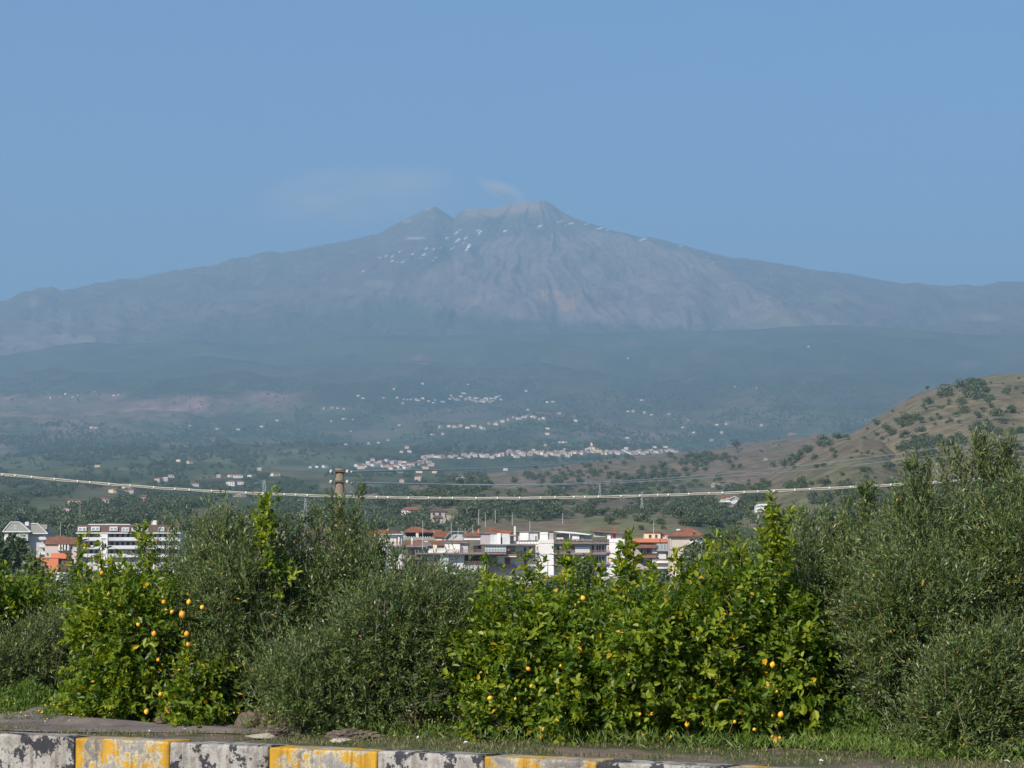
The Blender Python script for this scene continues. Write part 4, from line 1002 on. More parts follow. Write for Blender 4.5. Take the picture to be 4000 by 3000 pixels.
MB().tube([p_ + Vector((0, 0.004, -rc * 0.75 + 0.003 * math.sin(i * 0.7 + 1))) for i, p_ in enumerate(line)], rc * 0.8, 7).build('lower_cable', surface('grey_cable', (0.33, 0.32, 0.27), 0.7, 0.12, 8), cr, True)
x_ = -880.0; rr_ = np.random.default_rng(77)
wrapm = MB().tube([(-0.007, 0, 0), (0.008, 0, 0.006)], rc * 1.42, 8).mesh('tie', m_wrap)
while x_ < 4880:
    yv = float(np.interp(x_, xs, ys)); p_ = at(x_, yv, YC) - o0
    w_ = link('tie', wrapm, cr, loc=p_); w_.rotation_euler = (0, rr_.normal(0, 0.15), rr_.normal(0, 0.3)); x_ += 40 + rr_.random() * 55

m_wire = surface('thin_wire', (0.42, 0.46, 0.46), 0.5, 0.1, 3)
def wire(pts, Ys, rad, lab):
    b = MB(); n = 40; P_ = [at(p_[0], p_[1], y_) for p_, y_ in zip(pts, Ys)]
    xs_ = np.array([p_.x for p_ in P_]); u = np.linspace(0, 1, n)
    # smooth through the points
    k = np.linspace(0, len(P_) - 1, n); c = [np.interp(k, range(len(P_)), [p_[i] for p_ in P_]) for i in range(3)]
    for i in range(3): 
        c[i] = np.convolve(np.pad(c[i], 3, mode='reflect', reflect_type='odd'), np.ones(7) / 7, 'valid')
    b.tube([tuple(q_) for q_ in zip(*c)], rad, 4)
    b.build('overhead_wire', m_wire, label=lab, cat='wire', group='thin overhead wires')
wire([(1372, 1884), (2000, 1897), (2348, 1884), (2700, 1862), (3000, 1833), (3400, 1788), (3845, 1725), (4300, 1650)], [58, 66, 72, 80, 88, 96, 105, 115], 0.011, 'upper wire strung from the lower pole clamp to the right')
wire([(1372, 1886), (2000, 1899), (2400, 1888), (2800, 1866), (3100, 1843), (3400, 1812), (3845, 1752), (4300, 1680)], [58, 66, 72, 80, 88, 96, 105, 115], 0.011, 'lower wire strung from the lower pole clamp to the right')
wire([(1372, 1842), (2000, 1829), (2615, 1782), (2896, 1751), (3205, 1722), (3635, 1677), (3968, 1612)], [58, 150, 400, 700, 1000, 1400, 1750], 0.03, 'faint long wire from the upper pole clamp to the hill pylon')

# ------------------------------------------------------------------ lattice pylons
m_pyl = surface('pylon_steel', (0.42, 0.44, 0.45), 0.5, 0.1, 1)
m_pyl2 = surface('brown_pylon_steel', (0.26, 0.2, 0.16), 0.7, 0.1, 1)
def pylon(px, topy, basey, wpx, Y, lab, arms=2, mat=None, thick=1.0):
    mat = mat or m_pyl
    b = at(px, basey, Y); t = at(px, topy, Y); H = t.z - b.z; w = wpx / F * Y / 2; r_ = thick / F * Y / 2
    root = thing('lattice_pylon', lab, 'pylon', b, 'steel pylons')
    fr_ = MB(); n = max(6, int(H / (w * 1.6)))
    cs = lambda u, sx_, sy_: Vector((sx_ * w * (1 - 0.8 * u), sy_ * w * (1 - 0.8 * u), H * u))
    for sx_ in (-1, 1):
        for sy_ in (-1, 1): fr_.tube([cs(0, sx_, sy_), cs(1, sx_, sy_)], r_, 4)
    for i in range(n):
        u0, u1 = i / n, (i + 1) / n
        for sy_ in (-1, 1):
            fr_.tube([cs(u0, -1, sy_), cs(u1, 1, sy_)], r_ * 0.6, 3); fr_.tube([cs(u0, 1, sy_), cs(u1, -1, sy_)], r_ * 0.6, 3)
            fr_.tube([cs(u0, sy_, -1), cs(u1, sy_, 1)], r_ * 0.6, 3)
    fr_.build('mast', mat, root)
    for i in range(arms):
        u = 0.62 + 0.16 * i; s_ = 1 if i % 2 else -1
        a = MB(); tip = Vector((s_ * w * 2.6, 0, H * u)); a.tube([cs(u, s_, 0), tip], r_ * 0.8, 4); a.tube([cs(u + 0.05, s_, 0), tip], r_ * 0.8, 4); a.tube([tip, tip - Vector((0, 0, H * 0.035))], r_ * 0.6, 4)
        a.build('crossarm', mat, root)
pylon(1030, 1873, 2110, 30, 900, 'tall pale lattice pylon behind the lemon sapling', 3)
pylon(1192, 1945, 2100, 24, 1000, 'shorter pale lattice pylon left of the concrete pole', 3)
pylon(3969, 1600, 1700, 14, 1700, 'grey lattice pylon on the right hill', 1, thick=3)
pylon(311, 1965, 2110, 12, 1200, 'thin brown mast rising behind the mansard roof', 0, m_pyl2)
pylon(787, 2000, 2100, 14, 1200, 'faint brown pylon above the left orchard', 1, m_pyl2)
pylon(2343, 1888, 1945, 10, 1500, 'thin green grey pylon on the low green rise', 0)
pylon(2508, 1920, 1985, 9, 1300, 'narrow pylon among trees on the green rise', 0)

# thin posts standing on the field and roofs
m_post = surface('white_post', (0.5, 0.5, 0.48), 0.6, 0.1, 2)
def post(px, y0, y1, Y, lab, w=2.0, mat=None, top=False):
    b = at(px, y1, Y); H = at(px, y0, Y).z - b.z; r_ = w / F * Y / 2
    m = MB().tube([(0, 0, -1.0), (0, 0, H)], [r_ * 1.2, r_ * 0.8], 6)
    if top: m.box(-r_ * 6, r_ * 6, -0.1, 0.1, H - r_ * 2, H)
    o = m.build('thin_post', mat or m_post, label=lab, cat='post', group='thin posts'); o.location = b
for px, y0, y1, Y, lab in [(236, 2040, 2095, 900, 'pale lamp post above the red tiled roof on the left'), (1870, 1990, 2040, 900, 'grey post at the left end of the brown field'), (1896, 2003, 2048, 900, 'white post on the left end of the brown field'), (1935, 1990, 2036, 950, 'grey post behind the field left of the chimney'),
                           (2001, 2002, 2042, 900, 'bright white post above the middle of the brown field'), (2198, 2003, 2036, 900, 'white post on the right of the brown field'), (2553, 2036, 2074, 600, 'thin mast on the cream rooftop house'), (1651, 2032, 2134, 595, 'tall mast on the concrete roof terrace'), (1763, 2040, 2079, 640, 'mast on the orange gable house'), (1790, 2063, 2082, 640, 'short aerial on the blue grey gable'), (1817, 2063, 2082, 600, 'aerial over the white rooftop room'), (2070, 2035, 2075, 596, 'thin aerial over the stained rooftop wall'), (1847, 2050, 2082, 600, 'aerial left of the orange chimney')]:
    post(px, y0, y1, Y, lab)

# ------------------------------------------------------------------ town
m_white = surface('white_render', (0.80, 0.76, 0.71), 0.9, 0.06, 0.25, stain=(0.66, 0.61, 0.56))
m_grey = surface('grey_render', (0.50, 0.48, 0.455), 0.9, 0.08, 0.3, stain=(0.34, 0.33, 0.31))
m_lgrey = surface('light_grey_render', (0.66, 0.64, 0.615), 0.9, 0.06, 0.3, stain=(0.42, 0.42, 0.42))
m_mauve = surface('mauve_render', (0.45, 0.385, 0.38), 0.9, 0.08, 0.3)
m_cream = surface('cream_render', (0.72, 0.61, 0.43), 0.9, 0.06, 0.3)
m_beige = surface('pinkish_beige_render', (0.56, 0.46, 0.39), 0.9, 0.05, 0.3, stain=(0.5, 0.4, 0.33))
m_orange = surface('orange_render', (0.62, 0.20, 0.10), 0.9, 0.08, 0.3)
m_brownpaint = surface('brown_balcony', (0.24, 0.12, 0.09), 0.85, 0.15, 0.5)
m_concrete = surface('dark_slab', (0.22, 0.19, 0.18), 0.9, 0.2, 0.5, stain=(0.15, 0.12, 0.11))
m_dark = surface('shaded_opening', (0.035, 0.035, 0.038), 0.8, 0.3, 0.5)  # near-black colour standing in for the shade inside openings
m_shutter = surface('red_shutter', (0.36, 0.09, 0.055), 0.8, 0.15, 0.5)
m_doorb = surface('brown_door', (0.15, 0.075, 0.055), 0.8, 0.15, 0.5)
m_stonewall = surface('field_stone', (0.40, 0.34, 0.26), 0.95, 0.2, 0.8, 0.5, 3)
m_trim = surface('white_trim', (0.76, 0.74, 0.70), 0.7, 0.05, 0.5)
m_rail = surface('rust_railing', (0.26, 0.15, 0.12), 0.8, 0.15, 0.5)
m_plant = leaf_mat('balcony_plant', [(0.0, (0.03, 0.05, 0.015)), (1.0, (0.08, 0.12, 0.03))])
m_mans = surface('mansard_brown', (0.15, 0.095, 0.08), 0.85, 0.1, 0.4)
m_greenish = surface('green_grey_gable', (0.30, 0.30, 0.25), 0.9, 0.06, 0.4)

def tile_mat(name, base):
    m, nt, out = newmat(name)
    tc = N(nt, 'ShaderNodeTexCoord'); w = N(nt, 'ShaderNodeTexWave', wave_type='BANDS', bands_direction='X'); w.inputs['Scale'].default_value = 1.6; w.inputs['Distortion'].default_value = 0.6
    nt.links.new(tc.outputs['Object'], w.inputs['Vector'])
    n1 = noise_tex(nt, 0.7, 7, 0.7)
    c = ramp(nt, n1.outputs[0], [(0.3, tuple(x * 0.6 for x in base)), (0.55, base), (0.75, tuple(min(1, x * 1.3) for x in base))]).outputs[0]
    p = N(nt, 'ShaderNodeBsdfPrincipled', i_Roughness=0.85); nt.links.new(c, p.inputs['Base Color'])
    b = N(nt, 'ShaderNodeBump', i_Strength=0.9, i_Distance=0.15); nt.links.new(w.outputs[0], b.inputs['Height']); nt.links.new(b.outputs[0], p.inputs['Normal'])
    nt.links.new(p.outputs[0], out.inputs[0]); return m
m_tile = tile_mat('terracotta_tiles', (0.42, 0.15, 0.075))
m_tile2 = tile_mat('old_terracotta_tiles', (0.36, 0.16, 0.10))
m_tileb = tile_mat('brown_tiles', (0.17, 0.11, 0.09))

m_glass, nt, out = newmat('window_glass')
p = N(nt, 'ShaderNodeBsdfPrincipled', i_Roughness=0.08); p.inputs['Base Color'].default_value = (0.25, 0.30, 0.31, 1); p.inputs['Specular IOR Level'].default_value = 0.8
nt.links.new(p.outputs[0], out.inputs[0])

class Bld:
    """one building at distance Y; pieces are given by the pixel rectangle of their front face and by depth in metres"""
    def __init__(s, name, label, px, Y, cat='building', group=None):
        s.Y = Y; s.o = at(px, 2330, Y); s.o.z = -2.2
        s.root = thing(name, label, cat, s.o, group); s.k = Y / F
    def x(s, px): return (px - 2000) * s.k - s.o.x
    def z(s, py): return at(2000, py, s.Y).z - s.o.z
    def box(s, name, x0, x1, y0, y1, mat, front=0.0, depth=0.2, parent=None, label=None):
        """front: metres towards the camera from the building plane; depth: thickness away from the camera"""
        b = MB().box(s.x(x0), s.x(x1), -front, -front + depth, s.z(y1), s.z(y0))
        return b.build(name, mat, parent or s.root, label=label)
    def wall(s, x0, x1, y0, y1, mat, front=0.0, depth=8.0, label=None, name='wall'):
        z0 = 0 if y1 is None else s.z(y1)
        return MB().box(s.x(x0), s.x(x1), -front, -front + depth, z0, s.z(y0)).build(name, mat, s.root, label=label)
    def window(s, x0, x1, y0, y1, front=0.0, frame=None, glass=None, shut=None, name='window'):
        fr_ = MB(); X0, X1, Z0, Z1 = s.x(x0), s.x(x1), s.z(y1), s.z(y0); t = min(0.1, (X1 - X0) * 0.14)
        for a_ in ((X0, X0 + t, Z0, Z1), (X1 - t, X1, Z0, Z1), (X0 + t, X1 - t, Z0, Z0 + t), (X0 + t, X1 - t, Z1 - t, Z1)):
            fr_.box(a_[0], a_[1], -front - 0.06, -front - 0.003, a_[2], a_[3])
        f_ = fr_.build(name, frame or m_trim, s.root)
        MB().box(X0 + t, X1 - t, -front - 0.03, -front - 0.004, Z0 + t, Z1 - t).build('shutter' if shut else 'pane', shut or glass or m_glass, f_)
        return f_
    def glazing(s, x0, x1, y0, y1, n, front, rows=1):
        """glazed veranda: white frame bars and panes"""
        X0, X1, Z0, Z1 = s.x(x0), s.x(x1), s.z(y1), s.z(y0)
        f_ = MB()
        for i in range(n + 1):
            c = X0 + (X1 - X0) * i / n; f_.box(c - 0.05, c + 0.05, -front - 0.08, -front, Z0, Z1)
        for i in range(rows + 1):
            c = Z0 + (Z1 - Z0) * i / rows; f_.box(X0, X1, -front - 0.07, -front - 0.005, c - 0.045, c + 0.045)
        fr_ = f_.build('veranda_frame', m_trim, s.root)
        for i in range(n):
            a_ = X0 + (X1 - X0) * i / n + 0.06; b_ = X0 + (X1 - X0) * (i + 1) / n - 0.06
            MB().box(a_, b_, -front - 0.04, -front - 0.02, Z0 + 0.05, Z1 - 0.05).build('pane', m_glass, fr_)
    def slab(s, x0, x1, y0, y1, front=1.4, depth=None, mat=None, name='balcony_slab'):
        return s.box(name, x0, x1, y0, y1, mat or m_concrete, front, depth or front + 0.3)
    def rail(s, x0, x1, y0, y1, front=1.35, mat=None, step=0.14, solid=False):
        X0, X1, Z0, Z1 = s.x(x0), s.x(x1), s.z(y1), s.z(y0); b = MB()
        if solid: b.box(X0, X1, -front, -front + 0.1, Z0, Z1)
        else:
            b.box(X0, X1, -front, -front + 0.05, Z1 - 0.06, Z1); b.box(X0, X1, -front, -front + 0.05, Z0, Z0 + 0.05)
            n = int((X1 - X0) / step)
            for i in range(n + 1):
                c = X0 + (X1 - X0) * i / max(n, 1); b.box(c - 0.022, c + 0.022, -front + 0.005, -front + 0.045, Z0 + 0.05, Z1 - 0.06)
        return b.build('parapet' if solid else 'railing', mat or m_rail, s.root)
    def hip(s, x0, x1, eave, ridge, r0, r1, mat, front=0.5, depth=9.0, label=None, name='roof'):
        X0, X1, ze, zr = s.x(x0), s.x(x1), s.z(eave), s.z(ridge); a_, b_ = s.x(r0), s.x(r1); ym = -front + depth / 2
        v = [(X0, -front, ze), (X1, -front, ze), (X1, -front + depth, ze), (X0, -front + depth, ze), (a_, ym, zr), (b_, ym, zr),
             (X0, -front, ze - 0.2), (X1, -front, ze - 0.2), (X1, -front + depth, ze - 0.2), (X0, -front + depth, ze - 0.2)]
        f = [(0, 1, 5, 4), (1, 2, 5), (2, 3, 4, 5), (3, 0, 4), (6, 7, 1, 0), (7, 8, 2, 1), (8, 9, 3, 2), (9, 6, 0, 3), (9, 8, 7, 6)]
        return MB().poly(v, f).build(name, mat, s.root, label=label)
    def outline(s, name, pts, mat, front=0.0, depth=8.0, label=None, parent=None):
        return MB().prism([(s.x(a_), s.z(b_)) for a_, b_ in pts], -front, -front + depth).build(name, mat, parent or s.root, label=label)
    def plants(s, x0, x1, y0, y1, front, n=500, seed=1):
        r = np.random.default_rng(seed)
        pos = np.stack([s.x(x0) + (s.x(x1) - s.x(x0)) * r.random(n), -front + r.normal(0, 0.15, n), s.z(y1) + (s.z(y0) - s.z(y1)) * r.random(n) ** 1.3], -1)
        v, q = leaf_quads(pos, unit(r.normal(0, 1, (n, 3))), unit(r.normal(0, 1, (n, 3))), np.full(n, 0.3), np.full(n, 0.2))
        link('potted_plants', mesh_quads('potted_plants', v, q, m_plant, tint=np.repeat(r.random(n), 4)), s.root, kind='stuff')

TY = 600.0
# grey gabled block at the far left
b = Bld('gabled_apartment_block', 'grey green apartment block with two white edged gables at the left edge', 90, TY)
b.wall(22, 112, 2077, None, m_lgrey, 0, 12)
b.outline('gable', [(18, 2078), (28, 2062), (47, 2041), (81, 2041), (124, 2078)], m_greenish, 0.5, 12)
t_ = MB()
for p0, p1 in [((16, 2078), (46, 2040)), ((46, 2040), (82, 2040)), ((82, 2040), (126, 2078)), ((16, 2078), (126, 2078))]:
    t_.tube([(b.x(p0[0]), -0.62, b.z(p0[1])), (b.x(p1[0]), -0.62, b.z(p1[1]))], 0.13, 4)
t_.build('gable_trim', m_trim, b.root)
b.window(60, 68, 2052, 2067, 0.5)
b.wall(112, 178, 2083, None, m_grey, -2.5, 9)
b.outline('gable', [(120, 2084), (120, 2046), (146, 2046), (184, 2084)], m_greenish, -1.5, 10)
t_ = MB()
for p0, p1 in [((120, 2045), (146, 2045)), ((146, 2045), (186, 2084)), ((122, 2084), (186, 2084))]:
    t_.tube([(b.x(p0[0]), 1.4, b.z(p0[1])), (b.x(p1[0]), 1.4, b.z(p1[1]))], 0.13, 4)
t_.build('gable_trim', m_trim, b.root)
b.box('chimney', 91, 105, 2037, 2052, m_lgrey, -3, 1); b.box('roof_box', 148, 175, 2047, 2066, m_greenish, -4, 3)
for k_, y_ in enumerate((2110, 2140, 2168)):
    b.slab(24, 60, y_ - 2, y_ + 2, 1.2); b.rail(24, 60, y_ - 14, y_ - 2, 1.15, m_trim, solid=True)
    b.slab(160, 184, y_ - 2, y_ + 2, 0.8, 3.6); b.rail(160, 184, y_ - 13, y_ - 2, 0.8, m_lgrey, solid=True)
    b.window(34, 46, y_ - 26, y_ - 13, 0.02); b.window(70, 82, y_ - 26, y_ - 4, 0.02); b.window(98, 108, y_ - 26, y_ - 10, 0.02); b.window(164, 174, y_ - 26, y_ - 14, -2.48)
# red tiled low house
b = Bld('tiled_roof_house', 'low house with a long red tiled roof between the gabled and mansard blocks', 245, TY - 20)
b.wall(180, 304, 2121, None, m_beige, 0, 9); b.outline('roof', [(178, 2122), (192, 2098), (306, 2098), (306, 2122)], m_tile2, 0.4, 1)
b.hip(178, 306, 2123, 2100, 195, 300, m_tile2, 0.6, 10)
b.hip(180, 262, 2101, 2089, 190, 215, m_tile2, -6, 10, label='fainter second roof behind')
for x_ in (236, 247, 258, 270): b.box('post', x_, x_ + 5, 2128, 2152, m_trim, 0.9, 0.4)
b.box('recess', 238, 274, 2128, 2150, m_doorb, 0.03, 0.03); b.window(279, 290, 2129, 2147, 0.02, glass=m_dark); b.slab(232, 278, 2150, 2153, 1.2)
# mansard block
b = Bld('mansard_apartment_block', 'long white apartment block with a dark brown mansard roof and dormers', 500, TY + 30)
b.wall(306, 706, 2083, None, m_lgrey, 0, 12)
b.outline('mansard_roof', [(305, 2083), (308, 2050), (702, 2050), (708, 2083)], m_mans, 0.9, 12)
b.box('roof_edge', 350, 512, 2047, 2050.5, m_trim, 0.7, 3); b.box('eave_trim', 303, 712, 2081, 2084.5, m_trim, 1.5, 1.2)
b.box('rooftop_box', 595, 609, 2032, 2050, m_white, -2, 3); b.box('rooftop_box', 588, 596, 2036, 2050, m_grey, -2.2, 3)
for (x0, x1, y0) in ((313, 342, 2061), (364, 394, 2060), (436, 463, 2060), (483, 508, 2063), (522, 548, 2062), (559, 582, 2063), (626, 645, 2062), (664, 684, 2062)):
    b.box('dormer', x0 - 2, x1 + 2, y0 - 2, y0 + 14, m_trim, 1.3, 1.0); b.window(x0, (x0 + x1) / 2 - 1, y0, y0 + 12, 1.32); b.window((x0 + x1) / 2 + 1, x1, y0, y0 + 12, 1.32)
for y_ in (2114, 2146, 2178):
    for (x0, x1) in ((307, 397), (430, 560), (575, 700)):
        b.slab(x0, x1, y_ - 2, y_ + 1, 1.5); b.rail(x0, x1, y_ - 15, y_ - 2, 1.45, m_lgrey, solid=True)
        for xw in np.arange(x0 + 6, x1 - 12, 21): b.box('door', xw, xw + 10, y_ - 29, y_ - 2, m_dark if int(xw) % 2 else m_doorb, 0.04, 0.05)
b.wall(398, 428, 2087, None, m_white, 1.7, 3, name='stair_tower')
for y_ in (2101, 2131, 2161):
    f_ = b.window(402, 421, y_, y_ + 9, 1.72, glass=m_glass); 
# orange building
b = Bld('orange_house', 'bright orange house with its side wall coloured as in shade at the left', 200, 420)
b.wall(-90, 66, 2162, None, m_orange, 0, 7, name='low_wall'); b.wall(128, 233, 2178, None, m_orange, 0, 6); b.wall(199, 259, 2160, None, m_orange, -1.2, 5, name='upper_wall'); b.wall(233.5, 272, 2182, None, m_doorb, -0.5, 5, name='shade_side_wall')  # shade of the right side put into its colour as dark brown
b.box('parapet', 126, 260, 2176, 2180, m_orange, 0.1, 0.3); b.window(150, 162, 2205, 2225, 0.02); b.window(20, 30, 2185, 2205, 0.02)
b = Bld('white_low_building', 'low white flat building seen below the orange house', 240, 300)
b.wall(195, 262, 2240, None, m_white, 0, 5); b.wall(262, 285, 2262, None, m_cream, 0.5, 4, name='low_wing'); b.box('roof_slab', 190, 265, 2236, 2241, m_lgrey, 0.3, 5.3)
# long brown hipped roof behind the olive
b = Bld('brown_roofed_block', 'building with a wide brown hipped roof hidden behind the broad olive', 1300, TY + 20)
b.wall(1140, 1475, 2116, None, m_cream, 0, 14); b.hip(1115, 1490, 2118, 2054, 1190, 1415, m_tileb, 1.2, 16)
b.wall(1352, 1378, 2052, 2072, m_cream, 0, 3, name='dormer'); b.hip(1346, 1384, 2053, 2044, 1360, 1370, m_tileb, 0.8, 4)
for xw in range(1150, 1470, 26):
    for y_ in (2128, 2160, 2192): b.window(xw, xw + 10, y_, y_ + 17, 0.02, shut=m_shutter if (xw // 26) % 2 else None)
b.slab(1140, 1475, 2148, 2151, 1.3); b.slab(1140, 1475, 2181, 2184, 1.3); b.rail(1140, 1475, 2137, 2148, 1.25); b.rail(1140, 1475, 2170, 2181, 1.25)
b = Bld('small_pale_house', 'small pale house with a flat white roof above the left olives', 800, TY + 90)
b.wall(760, 850, 2072, None, m_cream, 0, 8); b.box('roof_slab', 755, 856, 2067, 2072, m_trim, 0.5, 9)
for xw in (775, 800, 825): b.window(xw, xw + 10, 2082, 2098, 0.02)
b = Bld('cream_house', 'cream gabled house peeping over the olive beside the lemon sapling', 1080, TY + 60)
b.wall(1062, 1120, 2066, None, m_cream, 0, 8); b.hip(1055, 1126, 2067, 2055, 1078, 1104, m_tileb, 0.5, 9); b.window(1076, 1086, 2074, 2090, 0.02)
b = Bld('pale_terrace_house', 'pale low houses with pink walls behind the thin olive sprays', 1440, 520)
b.wall(1425, 1500, 2198, None, m_white, 0, 8); b.box('roof_slab', 1420, 1506, 2193, 2198, m_concrete, 0.6, 8)
for xw in (1436, 1458, 1480): b.window(xw, xw + 11, 2204, 2222, 0.02); b.slab(xw - 4, xw + 16, 2226, 2229, 1.0)
b.rail(1425, 1500, 2216, 2226, 0.95)

# terracotta roofed houses behind the centre
b = Bld('red_roofed_villa', 'villa with wide terracotta hips and a deep loggia behind the centre blocks', 1620, TY + 60)
b.wall(1560, 1700, 2076, None, m_greenish, 0, 9); b.hip(1576, 1692, 2078, 2056, 1606, 1636, m_tile, 1.4, 12); b.hip(1660, 1740, 2086, 2066, 1680, 1720, m_tile, -2, 10)
b.box('loggia', 1588, 1626, 2081, 2100, m_dark, 0.05, 0.06); b.box('loggia', 1640, 1688, 2086, 2101, m_dark, 0.05, 0.06); b.box('buttress', 1626, 1636, 2080, 2112, m_cream, 1.2, 1.2)  # flat dark panels carry the loggia shade as colour
b.rail(1570, 1700, 2099, 2110, 1.5, m_greenish, solid=True)
for xw in range(1572, 1700, 9): b.box('finial', xw, xw + 2.5, 2096, 2099.5, m_trim, 1.45, 0.15)
b = Bld('orange_gable_house', 'house with a terracotta slope and a blue grey gable wall', 1750, TY + 45)
b.wall(1700, 1812, 2098, None, m_grey, 0, 9)
b.outline('gable_wall', [(1732, 2112), (1762, 2078), (1812, 2079), (1818, 2112)], m_grey, 0.3, 8)
b.outline('roof', [(1688, 2097), (1708, 2076), (1762, 2076), (1736, 2099)], m_tile, 0.9, 9); b.outline('verge_board', [(1736, 2101), (1763, 2074), (1812, 2076), (1812, 2079), (1764, 2078), (1739, 2103)], m_greenish, 1.1, 0.5)
b.wall(1704, 1728, 2106, None, m_cream, 0.6, 3, name='low_wall')
b = Bld('terracotta_lean_roof', 'long lean terracotta roof strip in front of the gable house', 1690, TY + 15)
b.wall(1572, 1830, 2126, None, m_lgrey, 0, 5); b.outline('roof', [(1568, 2132), (1572, 2111), (1828, 2111), (1836, 2127), (1800, 2132)], m_tile2, 0.7, 5)
b.outline('gable_end', [(1640, 2133), (1664, 2113), (1674, 2113), (1694, 2133)], m_concrete, 0.9, 0.4); b.box('skylight', 1658, 1672, 2114, 2118, m_trim, 1.0, 0.1)
# left block with white terrace
b = Bld('terrace_apartment_block', 'concrete apartment block with a railed roof terrace left of centre', 1570, TY)
b.wall(1482, 1570, 2086, 2134, m_lgrey, 0, 7, name='penthouse'); b.wall(1485, 1522, 2087, 2134, m_white, 0.15, 0.1, name='white_panel')  # thin white render panel on the light grey penthouse
b.outline('roof', [(1438, 2087), (1452, 2069), (1524, 2069), (1508, 2086)], m_tile, 0.6, 9); b.outline('roof', [(1500, 2087), (1528, 2069), (1552, 2069), (1575, 2088)], m_tileb, 0.9, 9, label='dark gabled roof piece')
b.box('eave_trim', 1488, 1574, 2086, 2089, m_trim, 1.2, 8)
b.box('door', 1549, 1556, 2100, 2132, m_shutter, 0.05, 0.06); b.box('pillar', 1556, 1562, 2098, 2133, m_trim, 0.5, 0.4); b.box('pillar', 1608, 1613, 2100, 2133, m_trim, 1.2, 0.4)
b.slab(1515, 1672, 2132, 2138, 2.2, 10, name='terrace_slab'); b.rail(1520, 1670, 2117, 2132, 2.1, m_rail)
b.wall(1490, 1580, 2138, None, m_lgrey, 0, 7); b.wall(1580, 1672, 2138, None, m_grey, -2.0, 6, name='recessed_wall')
for xw in (1572, 1590, 1622, 1634): b.box('column', xw, xw + 4, 2138, 2260, m_concrete, 1.4, 0.5)
for y_ in (2183, 2224): b.slab(1562, 1672, y_ - 2, y_ + 3, 2.0, 6); b.rail(1566, 1668, y_ - 15, y_ - 2, 1.9, m_rail)
b.box('door', 1613, 1626, 2153, 2178, m_shutter, -1.95, 0.1); b.window(1595, 1606, 2147, 2165, -1.98); b.window(1640, 1660, 2150, 2166, -1.98); b.window(1502, 1514, 2150, 2166, 0.02); b.window(1500, 1512, 2194, 2212, 0.02)
b.box('awning', 1572, 1588, 2147, 2176, m_white, -0.4, 0.2, label='pink white sun blind'); b.box('door', 1618, 1628, 2194, 2222, m_doorb, -1.95, 0.1)
# centre block
b = Bld('balcony_apartment_block', 'wide apartment block with dark slabs, glazed verandas and white rooftop rooms', 1850, TY - 8)
b.wall(1738, 1798, 2122, 2160, m_white, 0.6, 6, name='rooftop_room'); b.wall(1798.5, 1828, 2119, 2160, m_grey, 0.0, 6, name='rooftop_room'); b.box('flat_roof', 1736, 1830, 2117, 2122, m_concrete, 0.9, 8)  # grey part: dim right face of the white room, shade put into colour
b.rail(1742, 1880, 2147, 2160, 2.3, m_rail); b.wall(1674, 1742, 2151, 2160, m_white, 1.0, 2, name='parapet'); b.box('roof_hump', 1692, 1706, 2128, 2152, m_cream, -1, 2); b.box('door', 1799, 1803, 2130, 2158, m_doorb, 0.65, 0.05)
b.slab(1625, 1978, 2160, 2166, 2.4, 10, name='floor_slab')
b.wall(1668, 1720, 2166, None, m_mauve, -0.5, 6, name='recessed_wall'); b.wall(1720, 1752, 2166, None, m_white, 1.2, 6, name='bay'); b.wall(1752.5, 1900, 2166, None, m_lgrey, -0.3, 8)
b.box('loggia_shade', 1815, 1888, 2169, 2206, m_dark, -0.2, 0.05); b.rail(1820, 1888, 2192, 2207, 0.4, m_rail); b.glazing(1728, 1752, 2170, 2200, 2, 1.3, 2)  # dark flat sheet on the wall, shade of the loggia put into colour
b.window(1697, 1712, 2172, 2196, -0.45, shut=m_doorb); b.window(1688, 1698, 2206, 2224, -0.45, shut=m_shutter); b.window(1674, 1684, 2176, 2194, -0.48)
b.slab(1668, 1780, 2206, 2210, 1.6); b.rail(1668, 1728, 2196, 2206, 1.5, m_rail)
# white rooftop block in the centre right
b = Bld('rooftop_apartment_block', 'apartment block with mauve and grey rooftop rooms and planted balconies', 1980, TY - 4)
b.wall(1813, 1876, 2090, 2109, m_white, -0.5, 5, name='rooftop_room'); b.hip(1806, 1878, 2091, 2080, 1815, 1870, m_tile, 0.2, 7)
b.wall(1876.5, 1914, 2084, 2127, m_mauve, 0.0, 6, name='rooftop_room'); b.box('flat_roof', 1872, 1942, 2080, 2084.5, m_concrete, 0.5, 8)
b.outline('roof', [(1896, 2084), (1904, 2062), (1930, 2064), (2004, 2073), (2007, 2078), (1960, 2086)], m_tile, -4, 8); b.box('chimney', 1866, 1872, 2066, 2082, m_orange, -0.3, 0.6); b.box('chimney', 2007, 2015, 2056, 2112, m_lgrey, 0.4, 0.7)
b.wall(1914.5, 1941, 2085, 2127, m_lgrey, 0.2, 5, name='rooftop_room'); b.wall(1941.5, 1956, 2083, 2127, m_white, 0.9, 4, name='rooftop_room'); b.wall(1956.5, 1992, 2085, 2127, m_lgrey, 0.5, 5, name='rooftop_room')
b.box('door', 1957, 1962, 2099, 2124, m_dark, 0.55, 0.06); b.wall(1992.5, 2007, 2092, 2120, m_mauve, -1, 4, name='rooftop_room'); b.box('canopy', 1990, 2013, 2090, 2094, m_orange, 0.6, 2); b.window(1992, 2004, 2096, 2112, -0.98)
b.wall(2015.5, 2029, 2078, 2120, m_grey, -0.5, 5, name='rooftop_room'); b.wall(2029.5, 2065, 2080, 2111, m_white, 0.4, 5, name='rooftop_room'); b.wall(2065.5, 2100, 2079, 2111, m_lgrey, 0.1, 5, name='rooftop_room'); b.box('flat_roof', 2014, 2110, 2074, 2079, m_concrete, 0.6, 8)
b.box('door', 2091, 2095, 2094, 2111, m_dark, 0.16, 0.06)
